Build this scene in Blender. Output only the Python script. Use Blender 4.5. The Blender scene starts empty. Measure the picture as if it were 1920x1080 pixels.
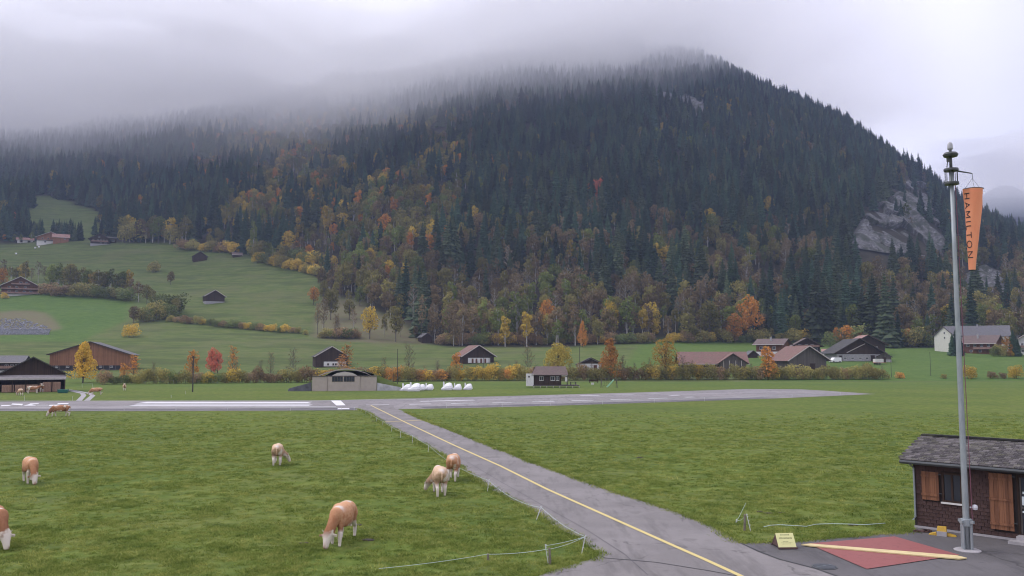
import bpy, bmesh, math, random
import numpy as np
from mathutils import Vector, Matrix
random.seed(7); rng = np.random.default_rng(11)
R = math.radians
scene = bpy.context.scene
C = scene.collection

# ------------------------------------------------------------------ camera, world, sun, exposure
CAMH = 7.2; F = 1600.0; PITCH = math.atan(132 / F)
cam_data = bpy.data.cameras.new('camera'); cam = bpy.data.objects.new('camera', cam_data); C.objects.link(cam)
cam.location = (0, 0, CAMH); cam.rotation_euler = (math.pi / 2 + PITCH, 0, 0)
cam_data.sensor_width = 36; cam_data.lens = 36 * F / 1920; cam_data.clip_start = .5; cam_data.clip_end = 20000
scene.camera = cam
scene.render.engine = 'CYCLES'
scene.cycles.use_denoising = True; scene.cycles.filter_width = 1.1
scene.cycles.max_bounces = 8; scene.cycles.diffuse_bounces = 2; scene.cycles.glossy_bounces = 2
scene.cycles.transmission_bounces = 2; scene.cycles.volume_bounces = 7; scene.cycles.transparent_max_bounces = 6
scene.view_settings.view_transform = 'Standard'; scene.view_settings.look = 'None'
scene.view_settings.exposure = 0.48; scene.view_settings.gamma = 1.0; scene.view_settings.use_curve_mapping = False
SUN_EL, SUN_AZ = R(50), R(-78)          # azimuth measured from +Y (behind the mountain) towards +X
world = bpy.data.worlds.new('World'); scene.world = world; world.use_nodes = True
wt = world.node_tree; wt.nodes.clear()
def wn(t, **k):
    n = wt.nodes.new(t)
    for a, b in k.items(): setattr(n, a, b)
    return n
sky = wn('ShaderNodeTexSky', sky_type='NISHITA'); sky.sun_disc = False; sky.sun_elevation = SUN_EL; sky.sun_rotation = SUN_AZ
bg = wn('ShaderNodeBackground'); bg.inputs[1].default_value = 1.34
sc_ = wn('ShaderNodeVectorMath', operation='SCALE'); sc_.inputs[3].default_value = .05
wt.links.new(sky.outputs[0], sc_.inputs[0])
tc = wn('ShaderNodeTexCoord')
# overcast deck: soft large cloud noise over the whole sphere, brighter where the sun stands behind it
mp = wn('ShaderNodeMapping'); mp.inputs[3].default_value = (1.0, 1.0, 2.6); wt.links.new(tc.outputs['Generated'], mp.inputs[0])
nz = wn('ShaderNodeTexNoise'); nz.inputs['Scale'].default_value = 2.3; nz.inputs['Detail'].default_value = 5; nz.inputs['Roughness'].default_value = .5
wt.links.new(mp.outputs[0], nz.inputs[0])
rp = wn('ShaderNodeMapRange'); rp.inputs[1].default_value = .3; rp.inputs[2].default_value = .7; rp.inputs[3].default_value = .60; rp.inputs[4].default_value = .70
wt.links.new(nz.outputs[0], rp.inputs[0])
sd = Vector((math.cos(R(22)) * math.sin(R(-5)), math.cos(R(22)) * math.cos(R(-5)), math.sin(R(22))))
dp = wn('ShaderNodeVectorMath', operation='DOT_PRODUCT'); wt.links.new(tc.outputs['Generated'], dp.inputs[0]); dp.inputs[1].default_value = sd
gl = wn('ShaderNodeMapRange', interpolation_type='SMOOTHERSTEP'); gl.inputs[1].default_value = .78; gl.inputs[2].default_value = 1.0; gl.inputs[3].default_value = 0; gl.inputs[4].default_value = .46
wt.links.new(dp.outputs['Value'], gl.inputs[0])
ad = wn('ShaderNodeMath', operation='ADD'); wt.links.new(rp.outputs[0], ad.inputs[0]); wt.links.new(gl.outputs[0], ad.inputs[1])
tint = wn('ShaderNodeVectorMath', operation='SCALE'); tint.inputs[0].default_value = (.945, .93, 1.065); wt.links.new(ad.outputs[0], tint.inputs[3])
mixw = wn('ShaderNodeMix', data_type='RGBA'); mixw.inputs[0].default_value = .93
wt.links.new(sc_.outputs[0], mixw.inputs[6]); wt.links.new(tint.outputs[0], mixw.inputs[7])
wt.links.new(mixw.outputs[2], bg.inputs[0])
wo = wn('ShaderNodeOutputWorld'); wt.links.new(bg.outputs[0], wo.inputs[0])
sl = bpy.data.lights.new('sun', 'SUN'); sl.energy = 1.5; sl.angle = R(40); sl.color = (1, .97, .93)
so = bpy.data.objects.new('sun', sl); C.objects.link(so); so.location = (0, 0, 900)
so.rotation_euler = (math.pi / 2 - SUN_EL, 0, math.pi - SUN_AZ)

# ------------------------------------------------------------------ materials
MAT = {}
class NT:
    def __init__(s, name):
        s.m = bpy.data.materials.new(name); s.m.use_nodes = True; s.t = s.m.node_tree; s.t.nodes.clear()
        s.out = s.n('ShaderNodeOutputMaterial'); s.b = s.n('ShaderNodeBsdfPrincipled'); s.l(s.b.outputs[0], s.out.inputs[0])
    def n(s, t, **k):
        n = s.t.nodes.new(t)
        for a, b in k.items(): setattr(n, a, b)
        return n
    def l(s, a, b): s.t.links.new(a, b)
    def noise(s, scale, detail=4, rough=.55, coord='Object', vscale=None):
        c = s.n('ShaderNodeTexCoord'); src = c.outputs[coord] if coord != 'Pos' else s.n('ShaderNodeNewGeometry').outputs['Position']
        if vscale:
            m = s.n('ShaderNodeMapping'); m.inputs[3].default_value = vscale; s.l(src, m.inputs[0]); src = m.outputs[0]
        n = s.n('ShaderNodeTexNoise'); n.inputs['Scale'].default_value = scale; n.inputs['Detail'].default_value = detail; n.inputs['Roughness'].default_value = rough
        s.l(src, n.inputs[0]); return n.outputs[0]
    def ramp(s, fac, stops):
        r = s.n('ShaderNodeValToRGB'); e = r.color_ramp.elements
        while len(e) < len(stops): e.new(.5)
        for i, (p, c) in enumerate(stops): e[i].position = p; e[i].color = (*c, 1)
        s.l(fac, r.inputs[0]); return r.outputs[0]
    def mix(s, fac, a, b, mode='MIX'):
        m = s.n('ShaderNodeMix', data_type='RGBA', blend_type=mode)
        for i, v in ((0, fac), (6, a), (7, b)):
            if isinstance(v, (int, float)): m.inputs[i].default_value = v
            elif isinstance(v, tuple): m.inputs[i].default_value = (*v, 1)
            else: s.l(v, m.inputs[i])
        return m.outputs[2]
    def mr(s, v, a, b, c=0, d=1):
        m = s.n('ShaderNodeMapRange')
        s.l(v, m.inputs[0])
        for i, x in enumerate((a, b, c, d)): m.inputs[i + 1].default_value = x
        return m.outputs[0]
    def math(s, op, a, b=0.0):
        m = s.n('ShaderNodeMath', operation=op)
        for i, v in ((0, a), (1, b)):
            if isinstance(v, (int, float)): m.inputs[i].default_value = v
            else: s.l(v, m.inputs[i])
        return m.outputs[0]
    def attr(s, name):
        a = s.n('ShaderNodeAttribute'); a.attribute_name = name; return a.outputs['Fac']
    def bump(s, h, strength=.5, dist=.05):
        b = s.n('ShaderNodeBump'); b.inputs['Strength'].default_value = strength; b.inputs['Distance'].default_value = dist
        s.l(h, b.inputs['Height']); s.l(b.outputs[0], s.b.inputs['Normal'])
    def rough(s, r): s.b.inputs['Roughness'].default_value = r
    def col(s, c):
        if isinstance(c, tuple): s.b.inputs[0].default_value = (*c, 1)
        else: s.l(c, s.b.inputs[0])
def mul(c, k): return tuple(x * k for x in c)

def plain(name, c, rough=.7, var=.25, scale=3, metal=0, bump=0, vscale=None):
    if name in MAT: return MAT[name]
    t = NT(name); f = t.noise(scale, 5, .6, vscale=vscale)
    t.col(t.ramp(f, [(.25, mul(c, 1 - var)), (.75, mul(c, 1 + var))])); t.rough(rough); t.b.inputs['Metallic'].default_value = metal
    if bump: t.bump(f, .5, bump)
    MAT[name] = t.m; return t.m
def leaf(name, a, b, c=None, rand=.35):
    """leaf colours: patches within one crown plus a random tone for every tree"""
    t = NT(name); f = t.noise(.35, 3, .6, coord='Pos')
    g = t.noise(2.2, 2, .6, coord='Pos')
    k = t.mix(t.mr(f, .35, .65), a, b)
    if c: k = t.mix(t.mr(g, .52, .66), k, c)
    oi = t.n('ShaderNodeObjectInfo').outputs['Random']
    v = t.math('MULTIPLY', t.mr(oi, 0, 1, 1 - rand, 1 + rand), t.mr(t.noise(.014, 4, .6, coord='Pos'), .35, .65, .72, 1.35))
    k2 = t.n('ShaderNodeVectorMath', operation='SCALE'); t.l(k, k2.inputs[0]); t.l(v, k2.inputs[3])
    t.col(k2.outputs[0]); t.rough(.75); t.b.inputs['Specular IOR Level'].default_value = .2
    tr = t.n('ShaderNodeBsdfTranslucent'); t.l(k2.outputs[0], tr.inputs[0]); ms = t.n('ShaderNodeMixShader'); ms.inputs[0].default_value = .3
    t.l(t.b.outputs[0], ms.inputs[1]); t.l(tr.outputs[0], ms.inputs[2]); t.l(ms.outputs[0], t.out.inputs[0])
    MAT[name] = t.m; return t.m
def wood(name, a, b, plank=.18, axis=0, rough=.8, spec=.2):
    """weathered boards: grain runs along z (axis 0) with board-to-board tone"""
    t = NT(name); tc = t.n('ShaderNodeTexCoord'); sp = t.n('ShaderNodeSeparateXYZ'); t.l(tc.outputs['Object'], sp.inputs[0])
    s = t.math('ADD', sp.outputs[0], sp.outputs[1]) if axis == 0 else sp.outputs[2]
    q = t.math('FLOOR', t.math('DIVIDE', s, plank))
    wnz = t.n('ShaderNodeTexWhiteNoise', noise_dimensions='1D'); t.l(q, wnz.inputs['W'])
    fr = t.math('FRACT', t.math('DIVIDE', s, plank)); edge = t.mr(t.math('ABSOLUTE', t.math('SUBTRACT', fr, .5)), .42, .5)
    g = t.noise(6, 5, .65, vscale=(3, 3, .25) if axis == 0 else (.25, .25, 3))
    f = t.math('ADD', t.math('MULTIPLY', wnz.outputs[0], .45), t.math('MULTIPLY', g, .6))
    k = t.ramp(f, [(.2, a), (.8, b)])
    k = t.mix(t.math('MULTIPLY', edge, .55), k, mul(a, .45))
    st = t.noise(.5, 4, .7); k = t.mix(t.mr(st, .5, .75, 0, .45), k, mul(a, .7))
    t.col(k); t.rough(rough); t.b.inputs['Specular IOR Level'].default_value = spec; t.bump(edge, -.4, .02)
    MAT[name] = t.m; return t.m
def roofmat(name, a, b, row=.35, moss=(.12, .12, .08)):
    t = NT(name); tc = t.n('ShaderNodeTexCoord')
    br = t.n('ShaderNodeTexBrick'); br.inputs['Scale'].default_value = 1; br.inputs['Brick Width'].default_value = row; br.inputs['Row Height'].default_value = row * .9
    br.inputs['Mortar Size'].default_value = .025; t.l(tc.outputs['UV'], br.inputs[0])
    br.inputs['Color1'].default_value = (*a, 1); br.inputs['Color2'].default_value = (*b, 1); br.inputs['Mortar'].default_value = (*mul(a, .4), 1)
    n1 = t.noise(.8, 5, .7); k = t.mix(t.mr(n1, .45, .75, 0, .6), br.outputs[0], moss)
    t.col(k); t.rough(.85); t.bump(br.outputs['Fac'], -.5, .03)
    MAT[name] = t.m; return t.m

# ------------------------------------------------------------------ helpers
def link(name, me, mats, parent=None, smooth=False):
    o = bpy.data.objects.new(name, me); C.objects.link(o)
    if not isinstance(mats, (list, tuple)): mats = [mats]
    if not me.materials:
        for m in mats: me.materials.append(m)
    if smooth: me.shade_smooth()
    if parent: o.parent = parent
    return o
def npmesh(name, V, Fq, mi=None):
    me = bpy.data.meshes.new(name); V = np.asarray(V, float); Fq = np.asarray(Fq, int)
    me.vertices.add(len(V)); me.vertices.foreach_set('co', V.ravel())
    k = Fq.shape[1]; me.loops.add(Fq.size); me.loops.foreach_set('vertex_index', Fq.ravel())
    me.polygons.add(len(Fq)); me.polygons.foreach_set('loop_start', np.arange(len(Fq)) * k)
    if mi is not None: me.polygons.foreach_set('material_index', np.asarray(mi, int))
    me.update(calc_edges=True); me.validate(); return me
class MB:
    def __init__(s): s.v = []; s.f = []; s.m = []; s.uv = {}
    def add(s, V, Fs, mi=0):
        o = len(s.v); s.v += [tuple(map(float, p)) for p in V]; s.f += [tuple(i + o for i in f) for f in Fs]; s.m += [mi] * len(Fs); return s
    def box(s, c, d, rz=0, mi=0, M=None):
        x, y, z = d[0] / 2, d[1] / 2, d[2] / 2
        P = [Vector((a * x, b * y, e * z)) for a in (-1, 1) for b in (-1, 1) for e in (-1, 1)]
        Q = (Matrix.Rotation(rz, 3, 'Z') if M is None else M); c = Vector(c)
        return s.add([Q @ p + c for p in P], [(0, 1, 3, 2), (4, 6, 7, 5), (0, 4, 5, 1), (2, 3, 7, 6), (0, 2, 6, 4), (1, 5, 7, 3)], mi)
    def box2(s, x0, x1, y0, y1, z0, z1, mi=0): return s.box(((x0 + x1) / 2, (y0 + y1) / 2, (z0 + z1) / 2), (x1 - x0, y1 - y0, z1 - z0), 0, mi)
    def tube(s, pts, r, n=6, mi=0, cap=True):
        pts = [Vector(p) for p in pts]; rr = r if isinstance(r, (list, tuple)) else [r] * len(pts); V = []; k = len(pts)
        for i, p in enumerate(pts):
            d = (pts[min(i + 1, k - 1)] - pts[max(i - 1, 0)]).normalized()
            u = d.cross(Vector((0, 0, 1)) if abs(d.z) < .9 else Vector((1, 0, 0))).normalized(); w = d.cross(u)
            for j in range(n):
                a = 2 * math.pi * j / n; V.append(p + (u * math.cos(a) + w * math.sin(a)) * rr[i])
        Fs = [(i * n + j, i * n + (j + 1) % n, (i + 1) * n + (j + 1) % n, (i + 1) * n + j) for i in range(k - 1) for j in range(n)]
        if cap: Fs += [tuple(range(n))[::-1], tuple((k - 1) * n + j for j in range(n))]
        return s.add(V, Fs, mi)
    def lathe(s, prof, c=(0, 0, 0), n=16, mi=0):
        V = [(c[0] + r * math.cos(2 * math.pi * j / n), c[1] + r * math.sin(2 * math.pi * j / n), c[2] + z) for r, z in prof for j in range(n)]
        k = len(prof); Fs = [(i * n + j, i * n + (j + 1) % n, (i + 1) * n + (j + 1) % n, (i + 1) * n + j) for i in range(k - 1) for j in range(n)]
        Fs += [tuple(range(n))[::-1], tuple((k - 1) * n + j for j in range(n))]
        return s.add(V, Fs, mi)
    def prism(s, prof, y0, y1, mi=0):
        """profile in xz extruded along y"""
        k = len(prof); V = [(x, y0, z) for x, z in prof] + [(x, y1, z) for x, z in prof]
        return s.add(V, [tuple(range(k)), tuple(range(2 * k - 1, k - 1, -1))] + [(i, i + k, (i + 1) % k + k, (i + 1) % k) for i in range(k)], mi)
    def build(s, name, mats, parent=None, smooth=False, loc=None, rz=0):
        me = bpy.data.meshes.new(name); me.from_pydata(s.v, [], s.f); me.polygons.foreach_set('material_index', s.m)
        bm = bmesh.new(); bm.from_mesh(me); bmesh.ops.recalc_face_normals(bm, faces=bm.faces); bm.to_mesh(me); bm.free()
        o = link(name, me, mats, parent, smooth)
        if loc is not None: o.location = loc
        o.rotation_euler.z = rz
        return o
def tag(o, label=None, cat=None, group=None, kind=None):
    if label: o['label'] = label
    if cat: o['category'] = cat
    if group: o['group'] = group
    if kind: o['kind'] = kind
    return o
def thing(name, label, cat, loc, rz=0, group=None):
    o = bpy.data.objects.new(name, None); C.objects.link(o); o.location = loc; o.rotation_euler.z = rz; o.empty_display_size = .2
    return tag(o, label, cat, group)
def copy_tree(o, parent=None, kids=None):
    c = o.copy(); C.objects.link(c)
    if parent: c.parent = parent
    for ch in o.children: copy_tree(ch, c)
    return c

# ------------------------------------------------------------------ the lie of the land
def pdir(x, y):
    a = (x - 960) / F; b = (540 - y) / F; cp, sp = math.cos(PITCH), math.sin(PITCH)
    yy = cp - b * sp; zz = sp + b * cp
    return a / yy, zz / yy                      # X/Y and slope (Z-h)/Y
CX = [-900, 0, 100, 200, 400, 600, 800, 1000, 1200, 1300, 1400, 1500, 1600, 1700, 1760, 1850, 1920, 2400, 3000]
def row(ys, Ys): return list(zip(CX, ys, Ys if isinstance(Ys, list) else [Ys] * len(CX)))
RB = row([690, 690, 690, 690, 690, 690, 688, 686, 684, 680, 678, 677, 677, 677, 677, 677, 677, 677, 677], 345)
RC = row([612, 612, 613, 614, 618, 638, 640, 640, 640, 642, 645, 646, 648, 648, 648, 648, 648, 650, 655], 450)
RD = row([535, 535, 535, 535, 530, 515, 480, 480, 480, 484, 490, 495, 500, 520, 532, 550, 560, 590, 600], 600)
RE = row([455, 452, 450, 448, 445, 400, 345, 335, 330, 332, 340, 350, 370, 385, 405, 475, 490, 560, 570], 800)
RF = row([375, 372, 374, 382, 335, 290, 225, 205, 200, 202, 208, 235, 272, 322, 362, 445, 458, 510, 540], 1100)
RG = row([262, 258, 256, 250, 214, 176, 134, 112, 100, 102, 150, 195, 250, 308, 352, 434, 450, 505, 530], [1500, 1500, 1500, 1500, 1500, 1500, 1500, 1550, 1600, 1600, 1500, 1400, 1300, 1200, 1150, 1150, 1150, 1200, 1300])
RH = row([310, 306, 304, 298, 262, 232, 202, 192, 190, 200, 220, 300, 360, 410, 440, 480, 500, 540, 560], 2050)
RI = row([400] * 19, 3000)
RJ = row([640] * 19, 3800)
NU = 420; US = np.linspace(-2.0, 2.0, NU); LY0, LY1, NL = math.log(230.), math.log(3900.), 420
LYS = np.linspace(LY0, LY1, NL); YS = np.exp(LYS)
def curve(rw):
    P = [(*pdir(x, y), Y) for x, y, Y in rw]; u = [p[0] for p in P]
    return np.interp(US, u, [CAMH + p[1] * p[2] for p in P]), np.interp(US, u, [p[2] for p in P])
CR = [curve(r) for r in (RB, RC, RD, RE, RF, RG, RH, RI, RJ)]
y_flat = np.interp(US, [-2, -.6, -.4, -.2, 0, 2], [215, 228, 240, 258, 272, 285])
TZ = np.zeros((NU, NL))
for i in range(NU):
    TZ[i] = np.interp(YS, [100, y_flat[i]] + [c[1][i] for c in CR], [0, 0] + [c[0][i] for c in CR])
def blur(A, n, ax):
    k = np.ones(n) / n
    return np.apply_along_axis(lambda v: np.convolve(np.pad(v, n // 2, 'edge'), k, 'valid'), ax, A)
for _ in range(2): TZ = blur(TZ, 11, 0); TZ = blur(TZ, 7, 1)
def hashn(ix, iy, s=0):
    v = np.sin(ix * 127.1 + iy * 311.7 + s * 74.7) * 43758.5453; return v - np.floor(v)
def vn(x, y, s=0):
    ix, iy = np.floor(x), np.floor(y); fx, fy = x - ix, y - iy; fx = fx * fx * (3 - 2 * fx); fy = fy * fy * (3 - 2 * fy)
    a, b, c, d = hashn(ix, iy, s), hashn(ix + 1, iy, s), hashn(ix, iy + 1, s), hashn(ix + 1, iy + 1, s)
    return (a * (1 - fx) + b * fx) * (1 - fy) + (c * (1 - fx) + d * fx) * fy
def fbm(x, y, o=4, s=0):
    r = 0; a = .5
    for k in range(o): r = r + a * vn(x * 2 ** k, y * 2 ** k, s + k); a *= .5
    return r
def Z(X, Y):
    X = np.asarray(X, float); Y = np.asarray(Y, float); Yc = np.clip(Y, 230.001, 3899)
    u = np.clip(X / Yc, -1.999, 1.999); a = (u + 2) / 4 * (NU - 1); b = (np.log(Yc) - LY0) / (LY1 - LY0) * (NL - 1)
    i = np.clip(a.astype(int), 0, NU - 2); j = np.clip(b.astype(int), 0, NL - 2); fa, fb = a - i, b - j
    z = (TZ[i, j] * (1 - fa) + TZ[i + 1, j] * fa) * (1 - fb) + (TZ[i, j + 1] * (1 - fa) + TZ[i + 1, j + 1] * fa) * fb
    amp = np.clip((Yc - 480) / 500, 0, 1) * 26 * np.clip((2600 - Yc) / 900, 0, 1)
    z = z + amp * (fbm(X / 150, Yc / 220, 4) - .47)
    z = z + np.clip((Yc - 290) / 150, 0, 1) * 2.0 * (fbm(X / 40, Yc / 40, 3, 9) - .44)
    return z * np.clip((Y - 215) / 40, 0, 1)
_Y = np.concatenate([np.linspace(180, 600, 1700), np.geomspace(600.5, 2800, 1500)])
def at(x, y, Yfix=None):
    """the point of the ground seen under a photograph pixel"""
    u, s = pdir(x, y)
    if Yfix: return Vector((u * Yfix, Yfix, float(Z(u * Yfix, Yfix))))
    if s < 0 and -CAMH / s < 205: Yv = -CAMH / s; return Vector((u * Yv, Yv, 0))
    zz = Z(u * _Y, _Y); k = np.argmax(zz >= CAMH + s * _Y)
    if zz[k] < CAMH + s * _Y[k]: k = 1800
    return Vector((u * _Y[k], _Y[k], float(zz[k])))
def px_of(X, Y, Zv):
    cp, sp = math.cos(PITCH), math.sin(PITCH); d = Y * cp + (Zv - CAMH) * sp; v = (Zv - CAMH) * cp - Y * sp
    return 960 + F * X / d, 540 - F * v / d
def inpoly(px, py, poly):
    r = np.zeros(np.shape(px), bool); n = len(poly); j = n - 1
    for i in range(n):
        xi, yi = poly[i]; xj, yj = poly[j]
        c = ((yi > py) != (yj > py)) & (px < (xj - xi) * (py - yi) / (yj - yi + 1e-9) + xi); r ^= c; j = i
    return r
# where the forest stops, read off the photograph and laid on the ground
MEADOW = [(-900, 474), (0, 458), (100, 455), (170, 454), (330, 455), (430, 472), (500, 483), (560, 500), (600, 522), (600, 560), (590, 600), (585, 632), (640, 641), (800, 645),
          (850, 651), (1050, 651), (1200, 641), (1235, 633), (1420, 641), (1540, 640), (1640, 652), (1760, 652), (1920, 655), (3000, 660), (3000, 3000), (-900, 3000)]
UPPER = [(46, 440), (42, 396), (80, 366), (130, 378), (185, 402), (190, 440), (180, 458), (150, 456), (60, 455)]
SCRUB = [(585, 632), (592, 600), (600, 560), (660, 560), (720, 590), (760, 610), (800, 645), (640, 641)]
CLIFF = [(1575, 520), (1600, 440), (1625, 392), (1672, 372), (1700, 335), (1735, 352), (1752, 395), (1768, 455), (1775, 500), (1740, 515), (1700, 505), (1640, 520)]
CLIFF2 = [(1800, 552), (1812, 512), (1840, 500), (1870, 508), (1890, 530), (1886, 560), (1840, 562)]
CLIFF3 = [(1222, 165), (1240, 178), (1290, 185), (1322, 195), (1318, 222), (1296, 212), (1262, 198), (1228, 182)]
# ------------------------------------------------------------------ ground sheet
uu = np.unique(np.concatenate([np.linspace(-1.95, -.68, 60), np.linspace(-.68, .68, 400), np.linspace(.68, 1.95, 60)]))
yy = np.concatenate([np.geomspace(4, 229, 70), np.geomspace(230, 3800, 420)])
UU, YY = np.meshgrid(uu, yy, indexing='ij'); XX = UU * YY; ZZ = Z(XX, YY)
PX, PY = px_of(XX, YY, ZZ)
nU, nY = len(uu), len(yy)
V = np.stack([XX, YY, ZZ], -1).reshape(-1, 3)
idx = np.arange(nU * nY).reshape(nU, nY)
Q = np.stack([idx[:-1, :-1], idx[1:, :-1], idx[1:, 1:], idx[:-1, 1:]], -1).reshape(-1, 4)
# the field goes on behind and beside the camera
ring = np.array([[-3000, -300, 0], [3000, -300, 0], [3000, 3.5, 0], [-3000, 3.5, 0], [-3000, 3.5, 0], [3000, 3.5, 0]])
xs_ = [(-3000, -300, -.02), (3000, -300, -.02), (3000, 1500, -.02), (-3000, 1500, -.02)]
V2 = np.array(xs_, float); b0 = len(V)
V = np.vstack([V, V2]); Q = np.vstack([Q, [[b0, b0 + 1, b0 + 2, b0 + 3]]])
JX = PX + (fbm(XX / 45, YY / 45, 4, 61) - .47) * 60; JY = PY + (fbm(XX / 45, YY / 45, 4, 62) - .47) * 30
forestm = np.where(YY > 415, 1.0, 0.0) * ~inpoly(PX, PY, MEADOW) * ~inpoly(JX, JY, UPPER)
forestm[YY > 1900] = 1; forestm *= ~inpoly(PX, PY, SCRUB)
scrubm = (inpoly(PX, PY, SCRUB) | (inpoly(PX, PY, [(-40, 588), (20, 583), (60, 582), (85, 587), (106, 602), (114, 617), (90, 621), (-40, 632)]) & (YY > 400))).astype(float)
lush = np.zeros_like(YY)
lush[inpoly(PX, PY, [(-900, 548), (130, 550), (245, 566), (240, 600), (150, 640), (-900, 640)]) & (YY > 400)] = .9
lush[(YY > 270) & (YY < 480) & (PX > 1400)] = .8
lush[(YY > 205) & (YY < 262)] = .4
lush[inpoly(PX, PY, [(1230, 632), (1420, 640), (1420, 705), (1160, 705), (1200, 645)]) & (YY > 280)] = .7
olive = np.zeros_like(YY); olive[(YY > 262) & (lush < .1)] = 1
def blur2(A):
    for _ in range(2): A = (A + np.roll(A, 1, 0) + np.roll(A, -1, 0) + np.roll(A, 1, 1) + np.roll(A, -1, 1)) / 5
    return A
me = npmesh('ground', V, Q)
for nm, A in (('forest', forestm), ('scrub', scrubm), ('lush', lush), ('olive', olive)):
    at_ = me.attributes.new(nm, 'FLOAT', 'POINT'); at_.data.foreach_set('value', np.concatenate([blur2(A).ravel(), np.zeros(4)]).astype(np.float32))
t = NT('grassland')
n1 = t.noise(.045, 6, .6, 'Pos'); n2 = t.noise(.9, 6, .72, 'Pos', vscale=(1, 1.0, 1)); n3 = t.noise(.16, 5, .7, 'Pos', vscale=(.7, 1.6, 1))
base = t.ramp(n2, [(.27, (.048, .082, .013)), (.5, (.115, .158, .029)), (.73, (.215, .240, .060))])
base = t.mix(t.mr(n3, .42, .66, 0, .5), base, (.128, .132, .046))
base = t.mix(t.mr(n1, .45, .7, 0, .5), base, (.045, .090, .020)); n4 = t.noise(.33, 5, .75, 'Pos', vscale=(.8, 2.2, 1)); base = t.mix(t.mr(n4, .54, .66, 0, .38), base, (.040, .066, .018)); n5 = t.noise(.5, 4, .75, 'Pos', vscale=(.5, 1.8, 1)); base = t.mix(t.mr(n5, .58, .70, 0, .38), base, (.21, .22, .075))
ol = t.ramp(t.noise(.11, 6, .65, 'Pos', vscale=(1, 2.2, 1)), [(.3, (.060, .092, .026)), (.5, (.100, .132, .040)), (.7, (.145, .160, .060))])
tk = t.noise(1.0, 4, .6, 'Pos', vscale=(.02, .02, .45)); ol = t.mix(t.mr(tk, .50, .60, 0, .75), ol, (.060, .078, .030)); tp_ = t.noise(.03, 5, .6, 'Pos'); ol = t.mix(t.mr(tp_, .5, .62, 0, .5), ol, (.135, .135, .065)); base = t.mix(t.math('MULTIPLY', t.attr('olive'), .85), base, ol)
base = t.mix(t.math('MULTIPLY', t.attr('lush'), .8), base, t.ramp(t.noise(.2, 5, .7, 'Pos', vscale=(1, 1.6, 1)), [(.3, (.045, .100, .022)), (.7, (.095, .165, .042))]))
base = t.mix(t.attr('scrub'), base, t.ramp(t.noise(.3, 5, .7, 'Pos'), [(.3, (.150, .120, .080)), (.7, (.150, .155, .075))]))
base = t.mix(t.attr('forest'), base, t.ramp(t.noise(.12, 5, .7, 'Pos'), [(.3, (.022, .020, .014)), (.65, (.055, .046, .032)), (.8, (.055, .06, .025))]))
t.col(base); t.rough(.95); t.b.inputs['Specular IOR Level'].default_value = .1
t.bump(n2, .6, .12)
ground = link('ground', me, t.m, smooth=True); ground['kind'] = 'structure'

def sheet(name, poly, mat, z, kind='structure', parent=None, fix=True):
    P = [at(x, y) for x, y in poly]
    b = MB(); b.add([(p.x, p.y, z) for p in P], [tuple(range(len(P)))])
    me = bpy.data.meshes.new(name); me.from_pydata(b.v, [], b.f)
    bm = bmesh.new(); bm.from_mesh(me); bmesh.ops.triangulate(bm, faces=bm.faces)
    for f in bm.faces:
        if f.normal.z < 0: f.normal_flip()
    bm.to_mesh(me); bm.free()
    o = link(name, me, mat, parent)
    if kind: o['kind'] = kind
    return o
def jitter(poly, step=.8, amp=.10, closed=True):
    """world polyline with a ragged verge, given as photo pixels"""
    P = [at(x, y) for x, y in poly]; out = []
    for a, b in zip(P, P[1:] + P[:1]):
        n = max(1, int((b - a).length / step)) if (b - a).length < 130 else int((b - a).length / 2)
        for k in range(n):
            q = a.lerp(b, k / n); d = (b - a).normalized(); out.append(q + Vector((-d.y, d.x, 0)) * random.uniform(-amp, amp))
    return out
def wsheet(name, P, mat, z):
    me = bpy.data.meshes.new(name); me.from_pydata([(p.x, p.y, z) for p in P], [], [tuple(range(len(P)))])
    bm = bmesh.new(); bm.from_mesh(me); bmesh.ops.triangulate(bm, faces=bm.faces, ngon_method='EAR_CLIP')
    for f in bm.faces:
        if f.normal.z < 0: f.normal_flip()
    bm.to_mesh(me); bm.free(); o = link(name, me, mat); o['kind'] = 'structure'; return o
def asphalt(name, a, b, sc=25, patch=.25, seams=False):
    t = NT(name); g = t.noise(sc, 4, .8, 'Pos'); big = t.noise(patch, 5, .65, 'Pos'); st = t.noise(1.2, 4, .7, 'Pos', vscale=(1, .15, 1))
    k = t.ramp(g, [(.3, a), (.7, b)]); k = t.mix(t.mr(big, .42, .62, 0, .7), k, mul(b, 1.18)); k = t.mix(t.mr(st, .50, .68, 0, .6), k, mul(a, .70)); dp_ = t.noise(.5, 4, .6, 'Pos'); k = t.mix(t.mr(dp_, .60, .66, 0, .45), k, mul(a, .72))
    vo = t.n('ShaderNodeTexVoronoi', feature='DISTANCE_TO_EDGE'); vo.inputs['Scale'].default_value = .11; w_ = t.n('ShaderNodeNewGeometry'); wm_ = t.n('ShaderNodeVectorMath', operation='ADD'); nn_ = t.n('ShaderNodeTexNoise'); nn_.inputs['Scale'].default_value = .9; t.l(w_.outputs['Position'], nn_.inputs[0]); t.l(w_.outputs['Position'], wm_.inputs[0]); t.l(nn_.outputs['Color'], wm_.inputs[1]); t.l(wm_.outputs[0], vo.inputs['Vector'])
    k = t.mix(t.math('MULTIPLY', t.mr(vo.outputs['Distance'], 0, .006, 1, 0), t.mr(st, .45, .55)), k, mul(a, .66))
    t.col(k); t.rough(.85); t.bump(g, .35, .01); MAT[name] = t.m; return t.m
M_TAXI = asphalt('pale_asphalt', (.150, .136, .134), (.215, .196, .195))
M_RUN = asphalt('runway_asphalt', (.18, .162, .165), (.25, .228, .232), 8, .05)
M_APR = asphalt('dark_asphalt', (.070, .065, .068), (.115, .106, .110))
M_SHO = asphalt('shoulder', (.085, .078, .088), (.13, .12, .13), 8, .1)
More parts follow.
